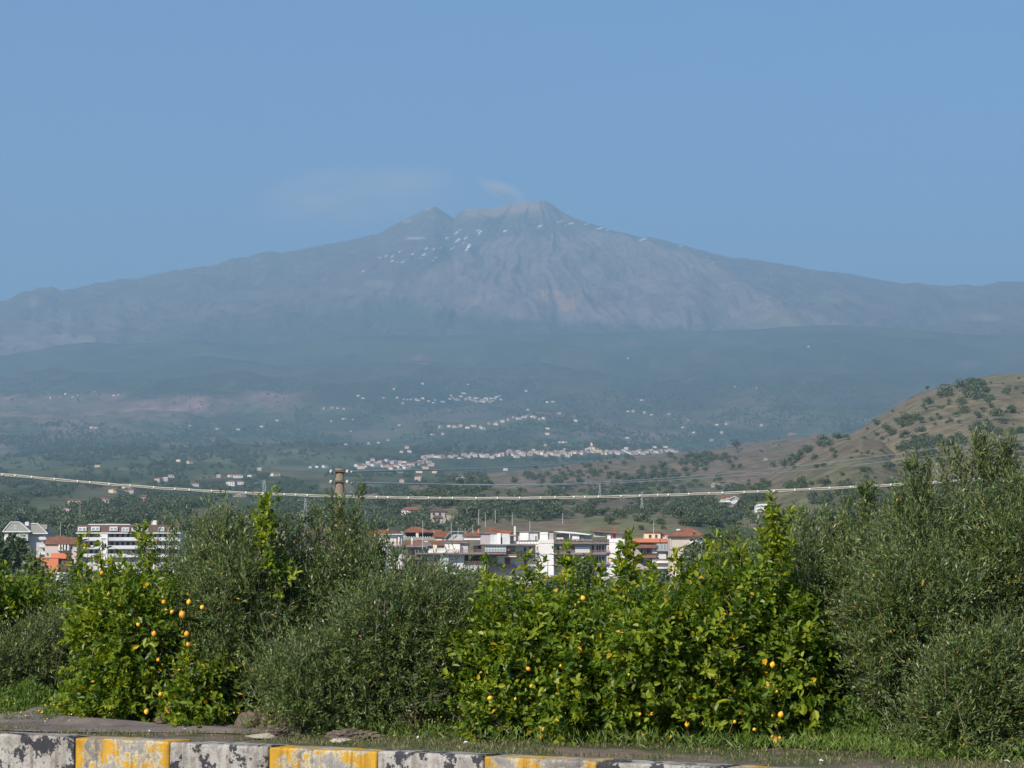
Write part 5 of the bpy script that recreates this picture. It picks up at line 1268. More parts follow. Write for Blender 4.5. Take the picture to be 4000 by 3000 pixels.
b.rail(2012, 2108, 2115, 2127, 2.2, m_brownpaint, solid=True)
for xw in range(2018, 2104, 11): b.box('parapet_panel', xw, xw + 9.5, 2117, 2125, m_white, 2.24, 0.04)
b.slab(1862, 2108, 2126.5, 2131, 2.3, 10, name='floor_slab')
b.wall(1900, 2014, 2131, None, m_mauve, -0.3, 8); b.wall(2014.5, 2092, 2131, None, m_lgrey, -0.3, 8); b.box('loggia_shade', 1850, 1880, 2132, 2158, m_dark, 0.3, 0.05)  # loggia here is a thin dark sheet coloured as its shade
b.glazing(1896, 1976, 2131, 2156, 7, 1.6, 2); b.rail(1850, 1972, 2156, 2166, 2.2, m_brownpaint); b.box('awning', 1978, 1996, 2145, 2152, m_shutter, 1.2, 0.5); b.window(1996, 2014, 2147, 2162, -0.28)
b.box('door', 2046, 2055, 2138, 2163, m_doorb, -0.25, 0.05); b.box('door', 2067, 2076, 2137, 2163, m_doorb, -0.25, 0.05)
b.slab(1850, 2106, 2166, 2170, 2.3, 10, name='floor_slab'); b.rail(2018, 2106, 2156, 2166, 2.2, m_rail); b.plants(2016, 2106, 2152, 2172, 2.3, 700, 5); b.plants(1990, 2012, 2144, 2166, 2.0, 150, 6)
b.glazing(1942, 1970, 2176, 2202, 3, 1.6, 2); b.box('awning', 1940, 2020, 2172, 2176.5, m_cream, 2.6, 2.4); b.box('door', 1978, 1993, 2179, 2205, m_shutter, 0.0, 0.06); b.window(1995, 2014, 2182, 2202, -0.28)
b.rail(1942, 2018, 2200, 2212, 2.2, m_rail); b.slab(1940, 2106, 2212, 2216, 2.3); b.box('door', 2046, 2055, 2180, 2205, m_doorb, -0.25, 0.05)
# white tower and recessed block
b = Bld('white_tower_block', 'apartment block with two blank white towers and a canopied roof terrace', 2270, TY - 12)
for (x0, x1, y0) in ((2104, 2162, 2108), (2378, 2437, 2105)):
    yy_ = [y0, y0 + 15, y0 + 58, y0 + 101, y0 + 146]
    for i in range(4): b.wall(x0, x1, yy_[i] + (0.8 if i else 0), yy_[i + 1] - 0.8, m_white, 2.0, 9, name='tower_panel')
    b.wall(x0 + 1, x1 - 1, yy_[0] + 2, None, m_mauve, 1.85, 8.7, name='tower_core')
for (x0, x1) in ((2092, 2103.5), (2368, 2377.5)):
    b.wall(x0, x1, 2128, None, m_lgrey, 1.4, 3)
    for y_ in (2133, 2176): b.window(x0 + 2, x0 + 10, y_, y_ + 17, 1.42, shut=m_shutter)
    for y_ in (2160, 2204): b.slab(x0 - 3, x0 + 11, y_ - 1, y_ + 2, 2.4, 1.2); b.rail(x0 - 3, x0 + 11, y_ - 9, y_ - 1, 2.35, m_rail)
b.wall(2109, 2140, 2079, 2107.5, m_white, 0.8, 5, name='rooftop_room'); b.box('roof_band', 2108, 2141, 2086, 2088, m_grey, 0.84, 0.05); b.wall(2140.5, 2161, 2077, 2107.5, m_mauve, 0.4, 5, name='rooftop_room'); b.box('flat_roof', 2139, 2163, 2073.5, 2077, m_doorb, 0.8, 6)
b.wall(2162.5, 2377, 2120, None, m_lgrey, -0.8, 9)
b.outline('canopy', [(2160, 2077), (2186, 2075), (2250, 2080), (2310, 2088), (2300, 2091), (2246, 2086), (2184, 2081)], m_trim, 1.6, 5); 
b.box('canopy_post', 2223, 2226, 2084, 2108, m_trim, 1.4, 0.2); b.wall(2174, 2232, 2084, 2108, m_grey, -2, 3, name='terrace_wall'); b.box('parapet', 2174, 2200, 2100, 2107, m_white, 0.2, 0.3)
b.outline('curved_wall', [(2231, 2112), (2236, 2092), (2240, 2087), (2262, 2088), (2262, 2112)], m_white, 0.8, 3); b.wall(2262.5, 2310, 2090, 2112, m_grey, 0.2, 3, name='terrace_wall')
b.slab(2163, 2377, 2119, 2125, 1.9, 9, name='floor_slab'); b.rail(2164, 2376, 2107, 2119, 1.85, m_rail); b.plants(2168, 2370, 2106, 2117, 1.7, 420, 7)
for (y0) in (2125, 2168):
    b.wall(2246, 2303, y0 + 12, y0 + 34, m_white, 0.2, 1, name='white_panel'); b.box('shutter', 2232, 2244, y0 + 5, y0 + 22, m_shutter, -0.7, 0.06); b.box('door', 2176, 2185, y0 + 8, y0 + 34, m_doorb, -0.75, 0.05); b.box('door', 2311, 2320, y0 + 4, y0 + 34, m_doorb, -0.75, 0.05)  # white render panel on each floor
    for xw in (2329, 2339, 2351): b.window(xw, xw + 8, y0 + 5, y0 + 31, -0.78, frame=m_grey, glass=m_dark)
    b.slab(2163, 2377, y0 + 36, y0 + 42, 1.9, 3); b.rail(2164, 2376, y0 + 25, y0 + 36, 1.85, m_rail)
b.outline('sloped_roof', [(2308, 2071), (2380, 2077), (2460, 2085), (2458, 2088), (2378, 2083), (2312, 2077)], m_brownpaint, 1.4, 7); b.wall(2320, 2366, 2080, 2098, m_grey, 0.2, 4, name='rooftop_room'); b.wall(2371, 2384, 2086, 2106, m_white, 0.6, 3, name='rooftop_room'); b.wall(2384.5, 2452, 2086, 2106, m_grey, 0.0, 3, name='rooftop_room')
b.box('door', 2393, 2405, 2086, 2105, m_shutter, 0.06, 0.06); b.box('chimney', 2338, 2344, 2060, 2074, m_shutter, -0.6, 0.6); b.box('chimney', 2397, 2404, 2056, 2079, m_shutter, -0.6, 0.6)
b.wall(2437.5, 2482, 2119, None, m_mauve, 0, 8, name='painted_shade_side')  # tower's shade put into this side's colour with darker mauve render
# brown balconies and orange band
b = Bld('brown_balcony_block', 'block with dark brown balconies and a bright orange parapet band', 2540, TY + 4)
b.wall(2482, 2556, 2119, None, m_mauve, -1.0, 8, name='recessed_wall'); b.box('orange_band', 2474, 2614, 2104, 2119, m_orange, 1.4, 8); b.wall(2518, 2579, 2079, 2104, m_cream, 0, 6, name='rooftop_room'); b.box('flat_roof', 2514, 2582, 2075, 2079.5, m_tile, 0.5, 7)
b.window(2532, 2545, 2087, 2103, 0.02, frame=m_cream, glass=m_dark); b.window(2557, 2567, 2087, 2103, 0.02, frame=m_mauve, glass=m_dark); b.hip(2577, 2622, 2092, 2074, 2588, 2596, m_tile, -2, 8); b.wall(2584, 2612, 2092, 2104, m_lgrey, -1, 4, name='rooftop_room')
for y_ in (2128, 2167): b.box('balcony', 2486, 2562, y_, y_ + 13, m_brownpaint, 1.6, 2.6); b.plants(2500, 2550, y_ - 6, y_, 1.4, 160, y_); b.window(2500, 2512, y_ + 16, y_ + 34, -0.98, glass=m_dark); b.window(2524, 2538, y_ + 16, y_ + 34, -0.98, shut=m_doorb)
b.wall(2544, 2614, 2119, None, m_white, 0, 8); b.glazing(2564, 2613, 2125, 2150, 4, 1.0, 1); b.slab(2545, 2615, 2152, 2155, 1.4); b.box('awning', 2547, 2564, 2158, 2161, m_trim, 1.4, 1.2); b.box('blind', 2566, 2600, 2157, 2183, m_lgrey, 0.6, 0.2)
b.window(2602, 2613, 2157, 2168, 0.02, glass=m_dark); b.window(2546, 2558, 2160, 2182, 0.02); b.slab(2545, 2615, 2184, 2188, 1.6); b.rail(2545, 2612, 2190, 2200, 1.9, m_white, solid=True); b.slab(2545, 2612, 2206, 2210, 1.9); b.rail(2545, 2612, 2214, 2222, 1.9, m_lgrey, solid=True)
# beige house with hipped roof
b = Bld('beige_hip_roof_house', 'tall pinkish beige house with a terracotta hipped roof beside the dark tree', 2670, TY - 10)
b.wall(2617, 2704, 2092, None, m_beige, 0, 9); b.wall(2704.5, 2745, 2094, None, m_white, -0.6, 7, name='side_wing'); b.hip(2611, 2752, 2093, 2058, 2688, 2700, m_tile, 1.0, 11)
b.box('dormer', 2643, 2658, 2066, 2071, m_trim, -1.5, 1); b.window(2626, 2642, 2136, 2160, 0.02, frame=m_beige, glass=m_doorb); b.window(2667, 2676, 2135, 2158, 0.02, frame=m_beige, glass=m_doorb); b.window(2668, 2676, 2174, 2184, 0.02)
b.box('downpipe', 2618, 2620, 2095, 2230, m_grey, 0.1, 0.1); b.box('parapet', 2692, 2720, 2110, 2128, m_white, 1.0, 1.0); b.window(2712, 2722, 2140, 2158, -0.58); b.box('porch', 2630, 2690, 2200, 2260, m_white, 2, 3)
# glimpses behind the right olives
b = Bld('pink_house', 'pale pink house glimpsed through the ragged olive', 3200, 300)
b.wall(3140, 3250, 2212, None, m_cream, 0, 8); b.hip(3132, 3258, 2213, 2195, 3160, 3230, m_tile2, 0.5, 9); b.window(3160, 3180, 2230, 2260, 0.02); b.window(3205, 3225, 2230, 2260, 0.02)
b = Bld('pink_house', 'pale pink wall glimpsed through the tallest olive', 3640, 280)
b.wall(3560, 3720, 2130, None, m_beige, 0, 8); b.hip(3550, 3730, 2131, 2105, 3600, 3680, m_tile2, 0.5, 9); b.window(3590, 3615, 2170, 2210, 0.02); b.window(3650, 3675, 2170, 2210, 0.02)

# hillside houses
b = Bld('white_hill_house', 'white house with a red hipped roof among trees above the town', 1605, hit(1580, 2024).y)
b.wall(1568, 1596, 1990, 2018, m_white, 0, 8); b.wall(1596.5, 1640, 1992, 2020, m_beige, -0.6, 7, name='side_wing'); b.hip(1566, 1644, 1991, 1980, 1585, 1618, m_tile, 0.5, 9); b.window(1585, 1591, 1999, 2008, 0.02); b.window(1612, 1618, 1999, 2008, -0.58); b.wall(1568, 1640, 2018, 2036, m_stonewall, 0.3, 8, name='foundation')
b = Bld('stone_farmhouse', 'old stone farmhouse with arched windows and a brown hipped roof', 1710, hit(1712, 2050).y)
b.wall(1682, 1739, 1997, 2060, m_stonewall, 0, 9); b.hip(1672, 1748, 1998, 1979, 1700, 1720, m_tileb, 0.6, 11)
for xw in (1695, 1719): b.outline('arched_window', [(xw - 4.5, 2013), (xw - 4.5, 2006), (xw - 3, 2003.5), (xw, 2002.5), (xw + 3, 2003.5), (xw + 4.5, 2006), (xw + 4.5, 2013)], m_dark, 0.05, 0.1)
b.hip(1690, 1730, 2024, 2014, 1696, 1724, m_tileb, 3.0, 4, label='lower porch roof'); b.wall(1704, 1742, 2024, 2060, m_stonewall, 2.4, 3, name='annex'); b.box('door', 1709, 1719, 2030, 2044, m_dark, 2.45, 0.06)
b.outline('barn', [(1739, 2060), (1739, 2010), (1768, 2016), (1796, 2024), (1800, 2060)], m_stonewall, -1, 6)
b = Bld('two_storey_villa', 'pinkish white villa with red roof, white gable and balcony on the green slope', 2850, hit(2850, 1982).y)
b.wall(2818, 2851, 1947, 1975, m_white, 0, 8); b.outline('gable_wall', [(2851.5, 1980), (2851.5, 1948), (2868, 1941), (2886, 1952), (2878, 1962), (2862, 1972)], m_lgrey, -0.4, 8); b.outline('roof', [(2815, 1947), (2822, 1938.5), (2867, 1938.5), (2850, 1948)], m_tile, 0.8, 9)
t_ = MB(); t_.tube([(b.x(2834), -1.2, b.z(1948)), (b.x(2850), -1.2, b.z(1947.5)), (b.x(2868), -1.2, b.z(1939.5)), (b.x(2890), -1.2, b.z(1951.5))], 0.22, 4); t_.build('verge_trim', m_trim, b.root)
b.slab(2806, 2851, 1959, 1962, 2.2, mat=m_trim); b.glazing(2818, 2834, 1950, 1959, 3, 0.3); b.box('door', 2829, 2836, 1964, 1974, m_shutter, 0.05, 0.06); b.window(2867, 2870, 1948, 1954, -0.35)
b.wall(2818, 2878, 1975, 1990, m_stonewall, 0.1, 8, name='foundation')
b = Bld('white_shed', 'small white house half hidden by the lemon shoots', 2970, hit(2970, 1998).y)
b.wall(2951, 2990, 1976, 2010, m_white, 0, 6); b.outline('roof', [(2949, 1979), (2960, 1969), (2995, 1968), (2996, 1974), (2962, 1977)], m_trim, 0.5, 6); b.window(2966, 2974, 1982, 1990, 0.02)
def hillbox(nm, px, py, w, h, lab, mat, roof=None, dep=6):
    P_ = hit(px, py + h * 0.5)
    if P_ is None: return
    k = P_.y / F; W = w * k / 2; H = h * k
    o = thing(nm, lab, 'house', P_)
    MB().box(-W, W, 0, dep, -4, H * 0.72).build('wall', mat, o)
    MB().poly([(-W * 1.06, -0.3, H * 0.72), (W * 1.06, -0.3, H * 0.72), (W * 1.06, dep + 0.3, H * 0.72), (-W * 1.06, dep + 0.3, H * 0.72), (-W * 0.6, dep / 2, H), (W * 0.6, dep / 2, H)], [(0, 1, 5, 4), (1, 2, 5), (2, 3, 4, 5), (3, 0, 4), (3, 2, 1, 0)]).build('roof', roof or mat, o)
    for u in (-0.5, 0.0, 0.5): MB().box(W * u - W * 0.1, W * u + W * 0.1, -0.06, -0.003, H * 0.25, H * 0.55).build('window', m_dark, o)
hillbox('stone_hut', 2796, 1895, 34, 16, 'small beige stone hut on the brown slope', m_stonewall, m_stonewall)
hillbox('white_farm_shed', 2192, 1905, 24, 8, 'long low white shed on the low brown rise', m_white)
hillbox('white_farm_shed', 2247, 1884, 10, 5, 'tiny white shed above the long low shed', m_white)
hillbox('white_farm_shed', 2272, 1884, 9, 5, 'tiny white shed right of the other tiny one', m_white)
hillbox('pink_ruin', 240, 1992, 60, 26, 'pinkish group of walls on the far left slope', m_beige, m_tile2, 12)
hillbox('pale_farmhouse', 2992, 1793, 14, 10, 'pale ruin at the left edge of the right hill', m_stonewall)
hillbox('orange_roof_house', 3095, 1695, 36, 9, 'long house with an orange roof behind the right hill', m_tile, m_tile)
hillbox('orange_roof_house', 3190, 1704, 28, 9, 'orange roofed house on the crest left of the dark grove', m_tile, m_tile)
# ------------------------------------------------------------------ far villages, each house a thing
def far_mesh(i, wall, roof):
    r = np.random.default_rng(900 + i)
    w, d, h = 6 + 3 * r.random(), 5 + 2 * r.random(), 5 + 3.5 * r.random()
    v = [(-w, -d, -4), (w, -d, -4), (w, d, -4), (-w, d, -4), (-w, -d, h), (w, -d, h), (w, d, h), (-w, d, h)]
    f = [(0, 1, 5, 4), (1, 2, 6, 5), (2, 3, 7, 6), (3, 0, 4, 7)]
    mi = [0] * 4
    o = 0.6; v += [(-w - o, -d - o, h), (w + o, -d - o, h), (w + o, d + o, h), (-w - o, d + o, h), (-w * 0.55, 0, h + 2.2), (w * 0.55, 0, h + 2.2)]
    f += [(8, 9, 13, 12), (9, 10, 13), (10, 11, 12, 13), (11, 8, 12), (11, 10, 9, 8)]; mi += [1] * 5
    for k in range(3):
        for z_ in (0.8, 3.8):
            if z_ + 1.5 < h:
                c = -w * 0.6 + k * w * 0.6; n = len(v); v += [(c - 0.6, -d - 0.03, z_), (c + 0.6, -d - 0.03, z_), (c + 0.6, -d - 0.03, z_ + 1.4), (c - 0.6, -d - 0.03, z_ + 1.4)]; f.append((n, n + 1, n + 2, n + 3)); mi.append(2)
    me = bpy.data.meshes.new('far_house'); me.from_pydata(v, [], f)
    for m in (wall, roof, m_dark): me.materials.append(m)
    for p_, k in zip(me.polygons, mi): p_.material_index = k
    me.update(); return me
m_far = surface('pale_pink_render', (0.50, 0.38, 0.31), 0.9, 0.05, 0.2)
FM = [far_mesh(0, m_far, m_tile), far_mesh(1, m_cream, m_tile), far_mesh(2, m_far, m_beige), far_mesh(3, m_beige, m_tile2), far_mesh(4, m_lgrey, m_tile2), far_mesh(5, m_lgrey, m_tile)]
rv = np.random.default_rng(31)
occ = []
def far_house(px, py, scale, lab, grp):
    P_ = hit(px, py)
    if P_ is None: return
    occ.append((px, py))
    o = link('far_house', FM[rv.integers(len(FM))], None, lab, 'house', grp, loc=P_)
    s_ = scale * (0.8 + 0.5 * rv.random()); o.scale = (s_, s_, s_ * 0.9); o.rotation_euler = (0, 0, rv.normal(0, 0.5))
def strip(n, pts, spread, scale, lab, grp):
    xs_ = [p_[0] for p_ in pts]; ys_ = [p_[1] for p_ in pts]
    for i in range(n):
        x = xs_[0] + (xs_[-1] - xs_[0]) * (i + rv.random()) / n
        far_house(x, float(np.interp(x, xs_, ys_)) + rv.normal(0, spread), scale, lab, grp)
strip(84, [(2000, 1776), (2150, 1778), (2250, 1772), (2330, 1765), (2450, 1772), (2640, 1762)], 6, 0.88, 'small pale house in the dense village strip right of centre', 'houses of the village strip right of centre')
strip(46, [(1390, 1826), (1430, 1818), (1490, 1818), (1600, 1822), (1690, 1812)], 7, 0.85, 'small house in the orange tinted village behind the pole', 'houses of the village behind the pole')
strip(26, [(1650, 1788), (1830, 1788), (1940, 1783), (2010, 1776)], 4, 0.9, 'small house in the thin row joining the two villages', 'houses joining the two villages')
strip(28, [(1755, 1560), (1800, 1553), (1860, 1568), (1960, 1560)], 6, 1.0, 'small house in the highest village on the mountain slope', 'houses of the highest village')
strip(22, [(1740, 1672), (1830, 1666), (1900, 1668), (1990, 1640), (2060, 1628), (2140, 1642)], 5, 0.95, 'small house in the middle village on the slope', 'houses of the middle village')
strip(12, [(1540, 1566), (1600, 1566), (1750, 1566)], 5, 0.9, 'scattered house left of the highest village', 'houses left of the highest village')
singles = [(200, 1555), (235, 1553), (285, 1552), (305, 1545), (258, 1540), (370, 1532), (445, 1546), (463, 1543), (360, 1672), (375, 1673), (742, 1665), (850, 1678), (930, 1680), (700, 1802), (742, 1811), (380, 1824), (650, 1880), (670, 1865), (620, 1883), (755, 1900), (930, 1867), (905, 1864), (935, 1893),
           (495, 1907), (510, 1935), (447, 1925), (945, 1942), (920, 1940), (855, 1865), (905, 1898), (980, 1862), (1402, 1548), (1418, 1557), (1500, 1556), (1592, 1562), (1540, 1521), (1267, 1597), (1298, 1595), (1320, 1596), (1345, 1600), (1085, 1645), (1024, 1668), (1345, 1638), (1378, 1641), (1295, 1648), (1373, 1687), (1440, 1735), (1350, 1738), (1480, 1732), (1515, 1723), (1590, 1752), (1570, 1768), (1600, 1767), (1560, 1664), (1720, 1670), (1690, 1699), (1730, 1699),
           (2055, 1528), (2140, 1573), (2160, 1571), (2063, 1604), (2185, 1617), (2248, 1645), (2140, 1676), (2138, 1697), (2190, 1730), (2205, 1730), (2130, 1742), (2455, 1608), (2473, 1609), (2519, 1614), (2546, 1622), (2613, 1620), (2690, 1643), (2670, 1672), (2710, 1692), (2840, 1660), (2800, 1661), (2975, 1664), (2450, 1712), (2453, 1402), (3158, 1356), (1828, 1502), (1650, 1500), (2510, 1565), (2870, 1513), (2955, 1517), (2780, 1723), (2860, 1733), (2820, 1693), (1072, 1859), (1080, 1857), (1015, 1838), (1215, 1828), (1240, 1826), (1270, 1826), (560, 1970), (400, 1970), (290, 1973), (1560, 1846), (1640, 1847), (1700, 1848), (1570, 1885), (1640, 1878), (1800, 1883), (1975, 1837)]
for (x, y) in singles:
    far_house(x, y, 0.72 if y > 1700 else 0.85, 'tiny lone house scattered on the wooded mountain slope', 'lone houses scattered over the slope')
# village church
ONES = ['first', 'second', 'third', 'fourth', 'fifth', 'sixth', 'seventh', 'eighth', 'ninth', 'tenth', 'eleventh', 'twelfth', 'thirteenth', 'fourteenth', 'fifteenth', 'sixteenth', 'seventeenth', 'eighteenth', 'nineteenth']
TENS = ['', '', 'twent', 'thirt', 'fort', 'fift', 'sixt', 'sevent', 'eight', 'ninet']
def ordinal(n):
    if n > 99: return 'hundred and ' + ordinal(n - 100) if n > 100 else 'hundredth'
    if n < 20: return ONES[n - 1]
    return TENS[n // 10] + ('ieth' if n % 10 == 0 else 'y-' + ONES[n % 10 - 1])
def order_labels(objs, make):
    """objs of one group: sort by where they stand from left to right and say which one each is"""
    objs = sorted(objs, key=lambda o: o.location.x / o.location.y)
    n = len(objs)
    for i, o in enumerate(objs):
        side = 'left' if i < (n + 1) // 2 else 'right'; k = i + 1 if side == 'left' else n - i
        o['label'] = make(o, (ordinal(k) + ' from the ' + side) if k > 1 else ('leftmost' if side == 'left' else 'rightmost'))
HD = ['pinkish house with red roof', 'cream house with red roof', 'flat roofed pink house', 'beige house with old roof', 'grey house with old roof', 'whitish house with red roof']
def label_houses(grp, place, bands=None):
    ob = [o for o in COL.objects if o.get('group') == grp]
    if not bands: order_labels(ob, lambda o, w: '' + HD[FM.index(o.data)] + ', ' + w + ' in ' + place); return
    for lo, hi, nm in bands:
        sel = [o for o in ob if lo <= o.location.z / o.location.y * 1000 < hi]
        order_labels(sel, lambda o, w: HD[FM.index(o.data)] + ' ' + nm + ', ' + w)
label_houses('houses of the village strip right of centre', 'the long village strip')
label_houses('houses of the village behind the pole', 'the village behind the pole')
label_houses('houses joining the two villages', 'the thin row between the villages')
label_houses('houses of the highest village', 'the highest village')
label_houses('houses of the middle village', 'the middle village')
label_houses('houses left of the highest village', 'the scatter beside it')
label_houses('lone houses scattered over the slope', '', [(80, 999, 'high on the slope'), (70, 80, 'beside the lava slope'), (58, 70, 'on the middle slope'), (48, 58, 'level with the villages'), (-999, 48, 'on the low valley floor')])
P_ = hit(2311, 1762)
if P_ is not None:
    ch = thing('village_church', 'pale domed church rising above the village strip', 'church', P_)
    MB().box(-10, 10, 0, 18, -4, 11).build('nave', m_cream, ch); MB().poly([(-10.5, -0.5, 11), (10.5, -0.5, 11), (10.5, 18.5, 11), (-10.5, 18.5, 11), (0, -0.5, 16), (0, 18.5, 16)], [(0, 1, 4), (2, 3, 5), (1, 2, 5, 4), (3, 0, 4, 5), (3, 2, 1, 0)]).build('roof', m_tile2, ch)
    MB().box(-3, 3, 2, 8, 11, 21).build('bell_tower', m_cream, ch); MB().tube([(0, 5, 21), (0, 5, 23.5), (0, 5, 25)], [3.2, 2.4, 0.3], 10).build('dome', m_lgrey, ch)

# ------------------------------------------------------------------ trees of the middle distance
def tree_mesh(seed, n, leaf, mat, shape=(1, 1, 1), lumps=9, trunk=True):
    """a tree of unit height: trunk, limbs and a crown of leaf clumps, one mesh with two materials"""
    r = np.random.default_rng(seed); L = []
    for i in range(lumps):
        a = r.random() * 6.28; q_ = r.random() ** 0.6 * 0.3
        L.append(((q_ * math.cos(a) * shape[0], q_ * math.sin(a) * shape[1], 0.34 + 0.42 * r.random() * shape[2]), np.array([0.17 + 0.1 * r.random()] * 3) * np.array([shape[0], shape[1], 0.85])))
    p_, d_ = lump_points([(l[0], tuple(l[1])) for l in L], n, r, 0.6)
    p_ = p_[p_[:, 2] > 0.04]; n = len(p_)
    dd = unit(r.normal(0, 1, (n, 3)) + np.array([0, 0, 0.2])); nn = unit(d_[:n] + r.normal(0, 0.6, (n, 3)) + np.array([0, 0, 0.4]))
    v, q = leaf_quads(p_, dd, nn, leaf * (0.6 + 0.8 * r.random(n)), leaf * (0.5 + 0.5 * r.random(n)))
    tn = np.clip(r.random(n) * 0.6 + 0.5 * fbm(p_[:, 0] * 6 + 9, p_[:, 2] * 6 + p_[:, 1] * 4, 3), 0, 1)
    return v, q, np.repeat(tn, 4), L
def crown_me(seed, n, leaf, mat, **k):
    v, q, t, L = tree_mesh(seed, n, leaf, mat, **k); return mesh_quads('crown', v, q, mat, tint=t), L
def trunk_me(L, mat, seed):
    r = np.random.default_rng(seed); b = MB(); b.tube([(0, 0, -0.15), (0.01, 0, 0.15), (0, 0.01, 0.4)], [0.035, 0.028, 0.02], 6)
    for l in L[:7]: b.tube([(0, 0, 0.18), tuple(l[0])], [0.015, 0.006], 4)
    return b.mesh('trunk', mat)
def hero_tree(px, top, hw, Y, lab, n=2600, base=None, mat=None, leaf=0.05, seed=1, bark=None, shape=None, nm='broadleaf_tree', grp='trees between orchard and town'):
    zt = at(px, top, Y).z; zb = (0.42 - 2.2 * float(sstep(40, 500, np.array(Y)))) - 0.05 if base is None else at(px, base, Y).z
    H = zt - zb; wr = hw / F * Y / H / 0.47
    o = thing(nm, lab, 'tree', (at(px, top, Y).x, Y, zb), grp)
    cm, L = crown_me(seed, n, leaf, mat or m_darkleaf, shape=shape or (wr, wr, 1.15), lumps=13)
    c = link('crown', cm, o, kind='stuff'); t = link('trunk', trunk_me(L, bark or m_bark, seed), o)
    for q_ in (c, t): q_.scale = (H, H, H)
hero_tree(2830, 2035, 150, 170, 'large dark round tree right of the beige house', 9000, seed=1, leaf=0.035)
hero_tree(2740, 2110, 90, 180, 'dark tree hiding the corner of the beige house', 4000, seed=2, leaf=0.045)
hero_tree(2265, 2150, 70, 150, 'rounded dull green tree in front of the white towers', 4200, seed=3, leaf=0.045, mat=m_olive)
hero_tree(70, 2085, 50, 360, 'dark leafy tree before the gabled block', 3000, seed=4, leaf=0.06)
hero_tree(5, 2070, 30, 340, 'dark tree at the left edge before the gabled block', 2000, seed=5, leaf=0.06)
hero_tree(105, 2130, 75, 60, 'sparse tree with pale bare limbs before the orange house', 1300, seed=6, leaf=0.05, bark=m_palebark, mat=m_olive)
hero_tree(215, 2200, 55, 45, 'thin autumn tinted tree below the orange house', 500, seed=7, leaf=0.05, bark=m_palebark)
hero_tree(2450, 2235, 90, 120, 'low dull green tree under the second white tower', 2500, seed=8, leaf=0.06, mat=m_olive)
rt = np.random.default_rng(55)
orch = [crown_me(70 + i, 900, 0.085, m_olive if i != 2 else m_darkleaf, shape=(1.25, 1.25, 1.0)) for i in range(4)]
orch_t = [trunk_me(L, m_bark, 7) for _, L in orch]
for i in range(64):
    px = -500 + 5000 * (i + rt.random()) / 64; Y = 45 + 420 * rt.random() ** 1.4; top = 2240 - 30 * rt.random() + (20 if 1900 < px < 2700 else 0) - (30 if px > 2900 else 0)
    zb = 0.42 - 2.2 * float(sstep(40, 500, np.array(Y))) - 0.05; H = max(2.2, at(px, top, Y).z - zb)
    o = thing('orchard_tree', 'grey green orchard tree in the hazy rows between hedge and town', 'tree', (at(px, top, Y).x, Y, zb), 'orchard rows before the town', rt.random() * 6)
    k = i % 4; c = link('crown', orch[k][0], o, kind='stuff'); t = link('trunk', orch_t[k], o); W = H * (1.1 + 0.5 * rt.random())
    for q_ in (c, t): q_.scale = (W, W, H * 1.15)

# trees and shrubs dotted over the hills
HV = []
m_hilltree = leaf_mat('hill_tree_leaf', [(0.0, (0.045, 0.065, 0.028)), (0.5, (0.085, 0.11, 0.048)), (1.0, (0.16, 0.175, 0.085))], trans=0.2)
for i in range(6):
    v, q, t, L = tree_mesh(120 + i, 420, 0.12, None, shape=(1.35, 1.35, 0.9), lumps=8)
    n0 = len(v)
    HV.append(mesh_quads('hill_tree', v * np.array([1, 1, 1.12]) - np.array([0, 0, 0.1]), q, m_hilltree, tint=t))
def hill_tree(px, py, rpx, lab='dark round tree dotted on the dry hillside', grp='trees dotted over the hillsides'):
    P_ = hit(px, py + rpx * 0.75)
    if P_ is None: return
    H = 2.0 * rpx / F * P_.y
    o = link('hill_tree', HV[rt.integers(6)], None, lab, 'tree', grp, loc=P_)
    o.scale = (H * (0.95 + 0.3 * rt.random()), H, H * (0.9 + 0.2 * rt.random())); o.rotation_euler = (0, 0, rt.random() * 6.28)
